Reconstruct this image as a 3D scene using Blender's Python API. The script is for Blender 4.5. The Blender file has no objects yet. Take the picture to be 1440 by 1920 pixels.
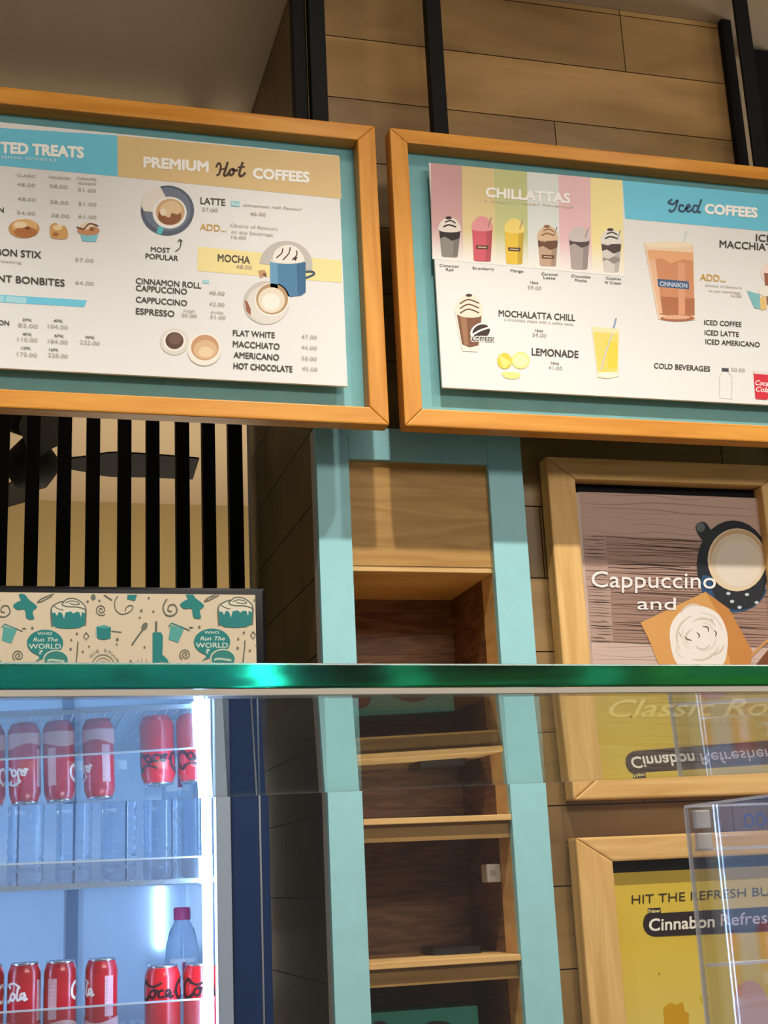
import bpy, bmesh, math, random
from mathutils import Vector, Matrix
random.seed(7)
S = bpy.context.scene
COL = S.collection

# ------------------------------------------------------------------ camera, world, exposure
EYE = 1.30
FPX = 2552.0
PITCH, YAW, ROLL = math.radians(15.15), math.radians(15.97), math.radians(-2.69)
fwd = Vector((math.sin(YAW)*math.cos(PITCH), math.cos(YAW)*math.cos(PITCH), math.sin(PITCH)))
r0 = Vector((math.cos(YAW), -math.sin(YAW), 0)); u0 = r0.cross(fwd)
RT = math.cos(ROLL)*r0 + math.sin(ROLL)*u0
UP = -math.sin(ROLL)*r0 + math.cos(ROLL)*u0
cd = bpy.data.cameras.new('camera'); cam = bpy.data.objects.new('camera', cd); COL.objects.link(cam)
cd.sensor_fit = 'HORIZONTAL'; cd.sensor_width = 36.0; cd.lens = 36.0*FPX/1440
cd.clip_start = 0.02; cd.clip_end = 60
cam.matrix_world = Matrix(((RT.x, UP.x, -fwd.x, 0), (RT.y, UP.y, -fwd.y, 0), (RT.z, UP.z, -fwd.z, EYE), (0, 0, 0, 1)))
S.camera = cam

w = bpy.data.worlds.new('world'); S.world = w; w.use_nodes = True
w.node_tree.nodes['Background'].inputs[0].default_value = (1.0, .93, .85, 1)
w.node_tree.nodes['Background'].inputs[1].default_value = 0.22
S.cycles.max_bounces = 24; S.cycles.glossy_bounces = 20; S.cycles.transmission_bounces = 20; S.cycles.transparent_max_bounces = 24; S.cycles.diffuse_bounces = 4
S.view_settings.view_transform = 'Standard'; S.view_settings.look = 'None'
S.view_settings.exposure = 0.0; S.view_settings.gamma = 1.0; S.view_settings.use_curve_mapping = False

def spot(name, loc, target, energy, cone, blend, color, radius=.03):
    l = bpy.data.lights.new(name, 'SPOT'); l.energy = energy; l.spot_size = math.radians(cone); l.spot_blend = blend
    l.color = color; l.shadow_soft_size = radius
    o = bpy.data.objects.new(name, l); COL.objects.link(o); o.location = loc
    o.rotation_euler = (Vector(target)-Vector(loc)).to_track_quat('-Z', 'Y').to_euler(); return o
def point(name, loc, energy, color, radius):
    l = bpy.data.lights.new(name, 'POINT'); l.energy = energy; l.color = color; l.shadow_soft_size = radius
    o = bpy.data.objects.new(name, l); COL.objects.link(o); o.location = loc; return o
WARM = (1.0, .945, .86)
for x, e in ((-.50, 96), (.62, 78), (1.25, 62), (2.0, 52)):
    spot('ceiling_spotlight', (x, 1.42, 3.20), (x, 2.05, .8), e, 96, 1.0, WARM, .022)
for x in (-.4, .7, 1.5): point('wall_wash_fill', (x, 1.75, 3.14), 3.2, WARM, .04)  # unseen fill lights added to lift the upper wall
point('recess_fill', (2.5, 2.75, 2.3), 9, WARM, .15)  # unseen fill added to brighten the wall right of the column
point('corridor_fill', (.8, 5.4, 1.4), 92, (1.0, .88, .68), .6)  # unseen fill lights added low behind the fridge to brighten the corridor
point('corridor_fill', (.75, 4.2, 1.2), 34, (1.0, .88, .68), .6)
al = bpy.data.lights.new('front_fill_light', 'AREA'); al.shape = 'RECTANGLE'; al.size = 2.4; al.size_y = .6; al.energy = 76; al.color = (1.0, .94, .86)  # unseen fill light added behind the camera to brighten the fronts
ao = bpy.data.objects.new('front_fill_light', al); COL.objects.link(ao); ao.location = (1.5, -1.3, 3.18)
ao.rotation_euler = (Vector((1.0, 2.4, 2.2))-Vector(ao.location)).to_track_quat('-Z', 'Y').to_euler()

# ------------------------------------------------------------------ helpers
def lin(c):
    return tuple(((v/255)/12.92 if v/255 <= .04045 else ((v/255+.055)/1.055)**2.4) for v in c)
def ray(x, y): return fwd + RT*((x-720)/FPX) - UP*((y-960)/FPX)
def at(x, y, Y):                       # photograph pixel -> (X, Z) on the real vertical plane y = Y
    d = ray(x, y); t = Y/d.y
    return d.x*t, EYE + d.z*t
MATS = {}
def nmat(name):
    m = bpy.data.materials.new(name); m.use_nodes = True; MATS[name] = m
    nt = m.node_tree; nt.nodes.clear(); out = nt.nodes.new('ShaderNodeOutputMaterial'); return m, nt, out
def pbr(name, col, rough=.5, metal=0, spec=.5, noise=0, nscale=(8, 8, 8), bump=0, coat=0, emit=None, estr=0):
    m, nt, out = nmat(name); b = nt.nodes.new('ShaderNodeBsdfPrincipled'); nt.links.new(b.outputs[0], out.inputs[0])
    c = lin(col) + (1,)
    b.inputs['Base Color'].default_value = c; b.inputs['Roughness'].default_value = rough; b.inputs['Metallic'].default_value = metal
    b.inputs['Specular IOR Level'].default_value = spec; b.inputs['Coat Weight'].default_value = coat
    if emit: b.inputs['Emission Color'].default_value = lin(emit)+(1,); b.inputs['Emission Strength'].default_value = estr
    if noise or bump:
        tc = nt.nodes.new('ShaderNodeTexCoord'); mp = nt.nodes.new('ShaderNodeMapping'); nz = nt.nodes.new('ShaderNodeTexNoise')
        mp.inputs['Scale'].default_value = nscale; nz.inputs['Scale'].default_value = 1; nz.inputs['Detail'].default_value = 5
        nt.links.new(tc.outputs['Object'], mp.inputs[0]); nt.links.new(mp.outputs[0], nz.inputs[0])
        if noise:
            r = nt.nodes.new('ShaderNodeValToRGB'); r.color_ramp.elements[0].position = .3; r.color_ramp.elements[1].position = .7
            r.color_ramp.elements[0].color = tuple(v*(1-noise) for v in c[:3])+(1,); r.color_ramp.elements[1].color = tuple(min(1, v*(1+noise*.6)) for v in c[:3])+(1,)
            nt.links.new(nz.outputs[0], r.inputs[0]); nt.links.new(r.outputs[0], b.inputs['Base Color'])
        if bump:
            bp = nt.nodes.new('ShaderNodeBump'); bp.inputs['Strength'].default_value = bump; bp.inputs['Distance'].default_value = .004
            nt.links.new(nz.outputs[0], bp.inputs['Height']); nt.links.new(bp.outputs[0], b.inputs['Normal'])
    return m
def wood(name, c1, c2, scale, rough=.5, attr=False, rings=True, spec=.3, contrast=(.3, .72)):
    m, nt, out = nmat(name); N = nt.nodes.new; L = nt.links.new
    b = N('ShaderNodeBsdfPrincipled'); L(b.outputs[0], out.inputs[0]); b.inputs['Roughness'].default_value = rough
    b.inputs['Specular IOR Level'].default_value = spec
    tc = N('ShaderNodeTexCoord'); mp = N('ShaderNodeMapping'); mp.inputs['Scale'].default_value = scale
    L(tc.outputs['Object'], mp.inputs[0])
    nz = N('ShaderNodeTexNoise'); nz.inputs['Scale'].default_value = 1; nz.inputs['Detail'].default_value = 4; nz.inputs['Distortion'].default_value = .6
    L(mp.outputs[0], nz.inputs[0])
    src = nz.outputs[0]
    if rings:
        mu = N('ShaderNodeMath'); mu.operation = 'MULTIPLY'; mu.inputs[1].default_value = 9; L(nz.outputs[0], mu.inputs[0])
        fr = N('ShaderNodeMath'); fr.operation = 'PINGPONG'; fr.inputs[1].default_value = 1; L(mu.outputs[0], fr.inputs[0])
        n2 = N('ShaderNodeTexNoise'); n2.inputs['Scale'].default_value = 6; n2.inputs['Detail'].default_value = 3; L(mp.outputs[0], n2.inputs[0])
        mx = N('ShaderNodeMath'); mx.operation = 'MULTIPLY_ADD'; mx.inputs[1].default_value = .5; L(fr.outputs[0], mx.inputs[0])
        hf = N('ShaderNodeMath'); hf.operation = 'MULTIPLY'; hf.inputs[1].default_value = .5; L(n2.outputs[0], hf.inputs[0]); L(hf.outputs[0], mx.inputs[2])
        src = mx.outputs[0]
    r = N('ShaderNodeValToRGB'); r.color_ramp.elements[0].position = contrast[0]; r.color_ramp.elements[1].position = contrast[1]
    r.color_ramp.elements[0].color = lin(c1)+(1,); r.color_ramp.elements[1].color = lin(c2)+(1,)
    L(src, r.inputs[0]); colr = r.outputs[0]
    if attr:
        a = N('ShaderNodeAttribute'); a.attribute_name = 'tone'; mm = N('ShaderNodeMix'); mm.data_type = 'RGBA'; mm.blend_type = 'MULTIPLY'
        mm.inputs[0].default_value = 1; L(colr, mm.inputs[6]); L(a.outputs['Color'], mm.inputs[7]); colr = mm.outputs[2]
    L(colr, b.inputs['Base Color'])
    bp = N('ShaderNodeBump'); bp.inputs['Strength'].default_value = .12; bp.inputs['Distance'].default_value = .002
    L(src, bp.inputs['Height']); L(bp.outputs[0], b.inputs['Normal'])
    return m
def clear(name, tint=(1, 1, 1), f0=.04, rough=.02, power=5.0):
    """thin clear sheet: see-through with a Fresnel-weighted mirror reflection on each face"""
    m, nt, out = nmat(name); N = nt.nodes.new; L = nt.links.new
    t = N('ShaderNodeBsdfTransparent'); t.inputs[0].default_value = tint+(1,)
    g = N('ShaderNodeBsdfGlossy'); g.inputs['Roughness'].default_value = rough
    ge = N('ShaderNodeNewGeometry'); d = N('ShaderNodeVectorMath'); d.operation = 'DOT_PRODUCT'
    L(ge.outputs['Normal'], d.inputs[0]); L(ge.outputs['Incoming'], d.inputs[1])
    ab = N('ShaderNodeMath'); ab.operation = 'ABSOLUTE'; L(d.outputs['Value'], ab.inputs[0])
    om = N('ShaderNodeMath'); om.operation = 'SUBTRACT'; om.inputs[0].default_value = 1; L(ab.outputs[0], om.inputs[1])
    pw = N('ShaderNodeMath'); pw.operation = 'POWER'; pw.inputs[1].default_value = power; L(om.outputs[0], pw.inputs[0])
    ma = N('ShaderNodeMath'); ma.operation = 'MULTIPLY_ADD'; ma.inputs[1].default_value = 1-f0; ma.inputs[2].default_value = f0; L(pw.outputs[0], ma.inputs[0])
    mx = N('ShaderNodeMixShader'); L(ma.outputs[0], mx.inputs[0]); L(t.outputs[0], mx.inputs[1]); L(g.outputs[0], mx.inputs[2]); L(mx.outputs[0], out.inputs[0])
    return m
def glass(name, ior, vol=None, dens=0, col=(1, 1, 1), rough=0):
    m, nt, out = nmat(name); g = nt.nodes.new('ShaderNodeBsdfGlass'); g.inputs['IOR'].default_value = ior; g.inputs['Color'].default_value = col+(1,)
    g.inputs['Roughness'].default_value = rough
    nt.links.new(g.outputs[0], out.inputs['Surface'])
    if vol:
        v = nt.nodes.new('ShaderNodeVolumeAbsorption'); v.inputs['Color'].default_value = vol+(1,); v.inputs['Density'].default_value = dens
        nt.links.new(v.outputs[0], out.inputs['Volume'])
    return m
def ground_edges(m, rough):
    nt = m.node_tree; g = [n for n in nt.nodes if n.type == 'BSDF_GLASS'][0]; N = nt.nodes.new; L = nt.links.new
    ge = N('ShaderNodeNewGeometry'); sp = N('ShaderNodeSeparateXYZ'); L(ge.outputs['True Normal'], sp.inputs[0])
    a = N('ShaderNodeMath'); a.operation = 'ABSOLUTE'; L(sp.outputs['Y'], a.inputs[0]); b = N('ShaderNodeMath'); b.operation = 'GREATER_THAN'; b.inputs[1].default_value = .3; L(a.outputs[0], b.inputs[0])
    c = N('ShaderNodeMath'); c.operation = 'MULTIPLY'; c.inputs[1].default_value = rough; L(b.outputs[0], c.inputs[0]); L(c.outputs[0], g.inputs['Roughness']); return m
def frost(name, col, a):
    m, nt, out = nmat(name); N = nt.nodes.new; L = nt.links.new
    t = N('ShaderNodeBsdfTransparent'); d = N('ShaderNodeBsdfPrincipled'); d.inputs['Base Color'].default_value = lin(col)+(1,); d.inputs['Roughness'].default_value = .25
    x = N('ShaderNodeMixShader'); x.inputs[0].default_value = a; L(t.outputs[0], x.inputs[1]); L(d.outputs[0], x.inputs[2]); L(x.outputs[0], out.inputs[0]); return m
def emit(name, col, s):
    m, nt, out = nmat(name); e = nt.nodes.new('ShaderNodeEmission'); e.inputs[0].default_value = lin(col)+(1,); e.inputs[1].default_value = s
    nt.links.new(e.outputs[0], out.inputs[0]); return m
m, nt, out = nmat('ink'); b = nt.nodes.new('ShaderNodeBsdfPrincipled'); a = nt.nodes.new('ShaderNodeAttribute'); a.attribute_name = 'ink'
nt.links.new(a.outputs['Color'], b.inputs['Base Color']); nt.links.new(b.outputs[0], out.inputs[0])
b.inputs['Roughness'].default_value = .55; b.inputs['Specular IOR Level'].default_value = .25

M = dict(
    fanblack=pbr('fan_black', (8, 8, 8), .7, spec=.15),
    black=pbr('black_powder_coat', (9, 9, 10), .6, spec=.15),
    teal=pbr('teal_paint', (158, 216, 222), .55, noise=.04, nscale=(30, 30, 30)),
    tealback=pbr('teal_backing', (116, 178, 182), .6, noise=.08, nscale=(14, 14, 14)),
    frame=wood('oak_frame_across', (196, 124, 34), (226, 160, 66), (3, 30, 40), .42, rings=False),
    framev=wood('oak_frame_up', (196, 124, 34), (226, 160, 66), (40, 30, 3), .42, rings=False),
    poster_h=wood('pale_oak_across', (214, 166, 96), (240, 198, 130), (4, 40, 50), .5, rings=False),
    poster_v=wood('pale_oak_up', (214, 166, 96), (240, 198, 130), (50, 40, 4), .5, rings=False),
    panel=wood('veneer_panel', (168, 122, 58), (198, 154, 86), (2.2, 8, 22), .5, contrast=(.1,.9)),
    shelfw=wood('shelf_wood', (206, 160, 96), (234, 194, 130), (3, 10, 40), .5, rings=False),
    apron=wood('shaded_apron_wood', (138, 104, 54), (170, 132, 74), (3, 10, 30), .5, rings=False),  # shade on the shelf fronts is put into this darker wood
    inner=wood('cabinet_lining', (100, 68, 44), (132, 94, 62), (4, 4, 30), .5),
    tile=wood('wood_look_tile', (128, 98, 58), (164, 130, 84), (2.2, 5, 9), .4, attr=True, spec=.4, rings=False, contrast=(.32,.68)),
    grout=pbr('dark_grout', (52, 40, 28), .9),
    plaster=pbr('plaster', (206, 186, 158), .9, bump=.06, nscale=(60, 60, 60)),
    wallpaint=pbr('corridor_paint', (178, 158, 112), .9),
    ceilpaint=pbr('ceiling_paint', (200, 180, 152), .95),
    floor=pbr('floor_tile', (150, 140, 128), .35, noise=.1, nscale=(4, 4, 4)),
    paper=pbr('white_print', (228, 226, 223), .45, spec=.35),
    signpaper=pbr('cream_sign_sheet', (208, 192, 166), .6, spec=.2),
    white=pbr('white_enamel', (204, 220, 234), .35),
    alu=pbr('aluminium', (190, 196, 202), .3, metal=.85),
    chrome=pbr('can_metal', (215, 215, 218), .22, metal=1),
    red=pbr('red_can_lacquer', (196, 20, 36), .24, spec=.6, coat=.3),
    redz=pbr('bright_red_can_lacquer', (214, 18, 30), .24, spec=.6, coat=.3),
    pinkcap=pbr('pink_plastic', (200, 50, 110), .35),
    whitelabel=pbr('white_label', (232, 232, 232), .4),
    bezel=pbr('gloss_black', (7, 8, 11), .2, spec=.35),
    bluelit=pbr('blue_lit_bezel', (6, 40, 86), .4, spec=.2),  # black bezel with the blue glow of the light strips in its colour
    trimw=pbr('pale_edge', (196, 190, 182), .5),
    dkplastic=pbr('dark_plastic', (22, 22, 26), .25),
    whiteplastic=pbr('white_plastic', (232, 228, 220), .35),
    tealcard=pbr('teal_card', (38, 132, 122), .6),
    lampface=emit('downlight_glow', (255, 246, 230), 14),
    led=emit('cool_led', (176, 212, 255), 38),
    thin=clear('clear_pane'),
    doorglass=clear('fridge_door_glass', (.97, .985, 1.0), .03),
    acrylic=clear('clear_acrylic', (.985, .99, .99), .10),
    frost=frost('frosted_acrylic_edge', (236, 236, 242), .55),
    rim=clear('bright_acrylic_edge', (.97, .98, .99), .22, .2),
    sheet=ground_edges(glass('green_tinted_glass', 1.5, (.04, .78, .60), 20), .10),
    bottle=glass('water_bottle', 1.33, None, 0, (.93, .97, 1.0), 0),
    joint=pbr('cream_silicone', (246, 240, 224), .3),
    counter=pbr('counter_laminate', (92, 78, 66), .5, noise=.1, nscale=(3, 3, 20)),
)
def box(bm, x0, x1, y0, y1, z0, z1, bev=0):
    r = bmesh.ops.create_cube(bm, size=1); vs = r['verts']
    for v in vs: v.co = Vector(((x0+x1)/2+v.co.x*(x1-x0), (y0+y1)/2+v.co.y*(y1-y0), (z0+z1)/2+v.co.z*(z1-z0)))
    if bev:
        es = list({e for v in vs for e in v.link_edges})
        bmesh.ops.bevel(bm, geom=es, offset=bev, segments=2, affect='EDGES', profile=.6)
def lathe(bm, prof, seg=32, c=(0, 0, 0)):
    rings = []
    for r, z in prof:
        if r < 1e-6: rings.append([bm.verts.new((c[0], c[1], c[2]+z))])
        else: rings.append([bm.verts.new((c[0]+r*math.cos(2*math.pi*i/seg), c[1]+r*math.sin(2*math.pi*i/seg), c[2]+z)) for i in range(seg)])
    for a, b in zip(rings, rings[1:]):
        for i in range(seg):
            j = (i+1) % seg
            if len(a) == 1 and len(b) == 1: continue
            if len(a) == 1: f = bm.faces.new((a[0], b[j], b[i]))
            elif len(b) == 1: f = bm.faces.new((a[i], a[j], b[0]))
            else: f = bm.faces.new((a[i], a[j], b[j], b[i]))
            f.smooth = True
def prism(bm, pts, z0, z1):            # outline in x,y pushed up z
    a = [bm.verts.new((x, y, z0)) for x, y in pts]; b = [bm.verts.new((x, y, z1)) for x, y in pts]
    bm.faces.new(a[::-1]); bm.faces.new(b)
    for i in range(len(pts)):
        j = (i+1) % len(pts); bm.faces.new((a[i], a[j], b[j], b[i]))
def link(name, bm, mat, parent=None, recalc=True):
    if recalc: bmesh.ops.recalc_face_normals(bm, faces=bm.faces)
    me = bpy.data.meshes.new(name); 
    if parent is not None:
        p = Vector((0, 0, 0)); q = parent
        while q is not None: p += q.location; q = q.parent
        bmesh.ops.translate(bm, verts=bm.verts, vec=-p)
    bm.to_mesh(me); bm.free(); me.materials.append(mat)
    o = bpy.data.objects.new(name, me); COL.objects.link(o)
    if parent is not None: o.parent = parent
    return o
def bx(name, mat, parent, *a, bev=0):
    bm = bmesh.new()
    for b in (a if isinstance(a[0], (tuple, list)) else (a,)): box(bm, *b, bev=bev)
    return link(name, bm, mat, parent)
def tag(o, label, cat, group=None):
    o['label'] = label; o['category'] = cat
    if group: o['group'] = group
    return o
def thing(name, loc, label, cat, group=None):
    o = bpy.data.objects.new(name, None); o.empty_display_size = .05; COL.objects.link(o); o.location = loc; return tag(o, label, cat, group)
def struct(o): o['kind'] = 'structure'; return o
def tree_copy(o, parent=None):
    c = o.copy(); COL.objects.link(c); c.parent = parent
    for ch in o.children: tree_copy(ch, c)
    return c

# ---- printing: flat colour shapes laid on a surface
_tc = {}
def text_geo(s, bold=.0, shear=0):
    k = (s, bold, shear)
    if k not in _tc:
        cu = bpy.data.curves.new('t', 'FONT'); cu.body = s; cu.size = 1; cu.offset = bold; cu.shear = shear; cu.resolution_u = 3
        o = bpy.data.objects.new('t', cu); COL.objects.link(o)
        dg = bpy.context.evaluated_depsgraph_get(); me = bpy.data.meshes.new_from_object(o.evaluated_get(dg))
        vs = [(v.co.x, v.co.y) for v in me.vertices]; fs = [tuple(p.vertices) for p in me.polygons]
        bpy.data.objects.remove(o); bpy.data.curves.remove(cu); bpy.data.meshes.remove(me); _tc[k] = (vs, fs)
    return _tc[k]
CAP = max(v[1] for v in text_geo('H')[0])
def spline(pts, n=6, closed=False):
    if len(pts) < 3: return list(pts)
    out = []; N = len(pts)
    rng = range(N) if closed else range(N-1)
    for i in rng:
        g = (lambda k: pts[k % N]) if closed else (lambda k: pts[max(0, min(N-1, k))])
        p0, p1, p2, p3 = g(i-1), g(i), g(i+1), g(i+2)
        for j in range(n):
            t = j/n
            out.append(tuple(.5*((2*p1[k])+(p2[k]-p0[k])*t+(2*p0[k]-5*p1[k]+4*p2[k]-p3[k])*t*t+(3*p1[k]-p0[k]-3*p2[k]+p3[k])*t**3) for k in (0, 1)))
    if not closed: out.append(tuple(pts[-1]))
    return out
class Ink:
    """collects flat shapes; mp maps (u, v, layer) to a point on the printed surface"""
    def __init__(s, mp): s.bm = bmesh.new(); s.mp = mp; s.cl = s.bm.loops.layers.float_color.new('ink'); s.k = 0; s.each = None
    def _own(s, fn, *a, **kw):
        t = Ink(s.mp); t.k = s.k; getattr(t, fn)(*a, **kw); s.k = t.k; t.done(*s.each)
    def _f(s, pts, col, cols=None):
        vs = [s.bm.verts.new(s.mp(u, v, s.k)) for u, v in pts]
        try: f = s.bm.faces.new(vs)
        except ValueError: return
        for i, l in enumerate(f.loops): l[s.cl] = lin(cols[i] if cols else col)+(1,)
    def poly(s, pts, col, smooth=False, cols=None):
        if s.each: return s._own('poly', pts, col, smooth, cols)
        s.k += 1
        s._f(spline(pts, 5, True) if smooth else pts, col, cols)
    def ell(s, cx, cy, rx, ry=None, col=(0, 0, 0), n=28, a0=0, a1=360, rot=0):
        ry = ry or rx; R = math.radians(rot)
        p = []
        full = abs(a1-a0) >= 360
        for i in range(n if full else n+1):
            a = math.radians(a0+(a1-a0)*i/n); x, y = rx*math.cos(a), ry*math.sin(a)
            p.append((cx+x*math.cos(R)-y*math.sin(R), cy+x*math.sin(R)+y*math.cos(R)))
        s.poly(p, col)
    def line(s, pts, w, col, smooth=True, n=6, taper=False):
        s.k += 1
        p = spline(pts, n) if smooth else pts
        L = []
        for i, (x, y) in enumerate(p):
            a = p[max(0, i-1)]; b = p[min(len(p)-1, i+1)]; dx, dy = b[0]-a[0], b[1]-a[1]; d = math.hypot(dx, dy) or 1
            h = w/2*(1 if not taper else .35+.65*math.sin(math.pi*min(1, max(0, i/(len(p)-1)))))
            L.append(((x-dy/d*h, y+dx/d*h), (x+dy/d*h, y-dx/d*h)))
        for (a, b), (c, d) in zip(L, L[1:]): s._f((a, b, d, c), col)
    def ring(s, cx, cy, r, w, col, n=28, ry=None):
        ry = ry or r
        s.line([(cx+r*math.cos(2*math.pi*i/n), cy+ry*math.sin(2*math.pi*i/n)) for i in range(n+1)], w, col, False)
    def spiral(s, cx, cy, r, turns, w, col, a0=0):
        n = int(turns*14); s.line([(cx+r*(1-i/n*.92)*math.cos(a0+2*math.pi*turns*i/n), cy+r*(1-i/n*.92)*math.sin(a0+2*math.pi*turns*i/n)) for i in range(n+1)], w, col, False)
    def text(s, t, x0, y0, x1, y1, cap, col, bold=.015, shear=0, up=-1):
        """baseline from (x0,y0) to (x1,y1)"""
        if s.each: return s._own('text', t, x0, y0, x1, y1, cap, col, bold, shear, up)
        s.k += 1
        if bold > .004:
            d = bold*cap/CAP*.8; n = 2 if bold < .02 else (4 if bold < .05 else 8)
            for i in range(n):
                a = 2*math.pi*(i+.5)/n; s.text(t, x0+d*math.cos(a), y0+d*math.sin(a), x1+d*math.cos(a), y1+d*math.sin(a), cap, col, 0, shear, up)
            bold = 0; s.k += 1
        vs, fs = text_geo(t, bold, shear)
        a = min(v[0] for v in vs); b = max(v[0] for v in vs)
        q = []
        for u, v in vs:
            f = (u-a)/(b-a); q.append((x0+(x1-x0)*f, y0+(y1-y0)*f+up*v/CAP*cap))
        vv = [s.bm.verts.new(s.mp(x, y, s.k)) for x, y in q]
        for f in fs:
            try: fc = s.bm.faces.new([vv[i] for i in f])
            except ValueError: continue
            for l in fc.loops: l[s.cl] = lin(col)+(1,)
    def done(s, name, parent):
        if not s.bm.faces: s.bm.free(); return None
        return link(name, s.bm, MATS['ink'], parent, recalc=False)
def board(Y, step=.000007, base=.0003):
    def mp(u, v, k):
        x, z = at(u, v, Y); return (x, Y-base-k*step, z)
    return mp

# ------------------------------------------------------------------ the setting
CEIL = 3.24
struct(bx('floor', M['floor'], None, (-4, 4, -3, 8, -.05, 0)))
struct(bx('ceiling', M['ceilpaint'], None, (-4, 4, -3, 8, CEIL, CEIL+.05)))
struct(bx('wall_back', M['wallpaint'], None, (-4, 4, 6.85, 6.95, 0, CEIL)))
struct(bx('wall_right', M['plaster'], None, (1.606, 4, 3.10, 3.20, 0, CEIL)))

def planks(name, mapf, u0, u1, z0, z1, holes, rows, breaks, shade=1.0):
    """tile planks .15 high: each a thin bevelled slab on dark grout, with its own tone"""
    bm = bmesh.new(); cl = bm.verts.layers.float_color.new('tone')
    z = rows
    while z > z0: z -= .15
    k = 0
    while z < z1:
        za, zb = max(z, z0), min(z+.15, z1)
        bs = breaks(z)
        us = [u0]+[b for b in bs if u0 < b < u1]+[u1]
        for a, b in zip(us, us[1:]):
            rng = random.Random(int(a*1000)*31+int(z*1000)*7+k)
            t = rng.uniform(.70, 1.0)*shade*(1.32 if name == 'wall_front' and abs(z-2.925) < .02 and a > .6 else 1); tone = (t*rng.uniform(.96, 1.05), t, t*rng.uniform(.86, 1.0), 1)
            segs = [(a, b)]
            for h0, h1, hz0, hz1 in holes:
                if zb > hz0+1e-4 and za < hz1-1e-4:
                    ns = []
                    for p, q in segs:
                        if p < h0: ns.append((p, min(q, h0)))
                        if q > h1: ns.append((max(p, h1), q))
                    segs = [s for s in ns if s[1]-s[0] > .003]
            for p, q in segs:
                n0 = len(bm.verts)
                e = .0012
                r = bmesh.ops.create_cube(bm, size=1)['verts']
                for v in r:
                    v[cl] = tone
                    v.co = mapf((p+q)/2+v.co.x*(q-p-2*e), v.co.y*.010, (za+zb)/2+v.co.z*(zb-za-2*e))
            k += 1
        z += .15
    return struct(link(name, bm, M['tile']))
CX0, CX1, CY = .578, 1.604, 2.50
def br_front(z):
    i = int(round((z-1.125)/.15)); rr = random.Random(i*13+5)
    if abs(z-2.925) < .02: return [.632]
    if abs(z-3.075) < .02: return [1.345]
    if abs(z-2.775) < .02: return [1.155]
    return [CX0+rr.uniform(.15, .5), CX0+rr.uniform(.6, .95)]
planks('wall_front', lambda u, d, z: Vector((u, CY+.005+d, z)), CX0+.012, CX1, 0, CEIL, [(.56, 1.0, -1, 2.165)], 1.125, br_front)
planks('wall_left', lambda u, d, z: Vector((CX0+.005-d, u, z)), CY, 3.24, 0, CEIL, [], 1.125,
       lambda z: [2.5+random.Random(int(z*100)+3).uniform(.1, .65)], .48)  # side face darkened all over for the shade it stands in
struct(bx('wall_column_core', M['grout'], None, (CX0+.011, CX1, CY+.011, CY+.03, 2.17, CEIL), (1.005, CX1, CY+.011, CY+.03, 0, 2.17), (CX0+.011, CX0+.02, CY+.03, 3.24, 0, CEIL),
          (CX1-.02, CX1, CY+.03, 3.24, 0, CEIL)))
struct(bx('trim_1', M['black'], None, (1.600, 1.626, 2.482, 2.62, 0, CEIL), bev=.002))
struct(bx('trim_2', M['black'], None, (1.738, 1.788, 2.575, 2.62, 0, CEIL-.002), bev=.002))
struct(bx('trim_3', M['trimw'], None, (.5655, .5715, 3.178, 3.184, 1.2, 2.6), (.5655, .577, 3.178, 3.24, 1.985, 1.99)))

# ------------------------------------------------------------------ slat screen, fan, downlight behind it
struct(bx('wall_light_block', M['plaster'], None, (-4, .566, 3.19, 3.24, 0, 1.60)))  # unseen low wall added to keep corridor light off the column side
sl = thing('slat_screen', (.2, 3.2, 1.6), 'screen of black vertical slats above and behind the drinks fridge', 'screen')
edges = [(.036, .068), (.109, .142), (.177, .209), (.252, .284), (.32, .352), (.392, .425), (.457, .489), (.522, .557)] + [(-.035-.0715*k, -.002-.0715*k) for k in range(9)]
for a, b in edges: bx('slat', M['black'], sl, (a, b, 3.2, 3.23, 1.62, 3.05), bev=.0015)
bx('bottom_rail', M['black'], sl, (-.64, .56, 3.196, 3.234, 1.60, 1.64), bev=.002)
bx('top_rail', M['black'], sl, (-.64, .56, 3.196, 3.234, 3.03, 3.07), bev=.002)
bx('hanger', M['black'], sl, (-.5, -.47, 3.2, 3.23, 3.07, CEIL)); bx('hanger', M['black'], sl, (.45, .48, 3.2, 3.23, 3.07, CEIL))

FX, FY = .07, 4.6
fan = thing('ceiling_fan', (FX, FY, CEIL), 'black ceiling fan hanging behind the slat screen', 'fan')
bm = bmesh.new(); lathe(bm, [(0, CEIL), (.075, CEIL), (.075, 3.19), (.05, 3.15), (0, 3.15)], 28, (FX, FY, 0)); link('canopy', bm, M['fanblack'], fan)
bm = bmesh.new(); lathe(bm, [(0, 3.16), (.014, 3.16), (.014, 2.80), (0, 2.80)], 16, (FX, FY, 0)); link('downrod', bm, M['fanblack'], fan)
bm = bmesh.new(); lathe(bm, [(0, 2.93), (.05, 2.93), (.062, 2.90), (.062, 2.855), (.03, 2.84), (0, 2.84)], 24, (FX-.02, FY, 0)); link('rod_cover', bm, M['fanblack'], fan)
bm = bmesh.new(); lathe(bm, [(0, 2.83), (.035, 2.82), (.07, 2.78), (.09, 2.75), (.085, 2.70), (.055, 2.655), (.03, 2.645), (0, 2.645)], 32, (FX, FY, 0)); link('motor_housing', bm, M['fanblack'], fan)
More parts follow.
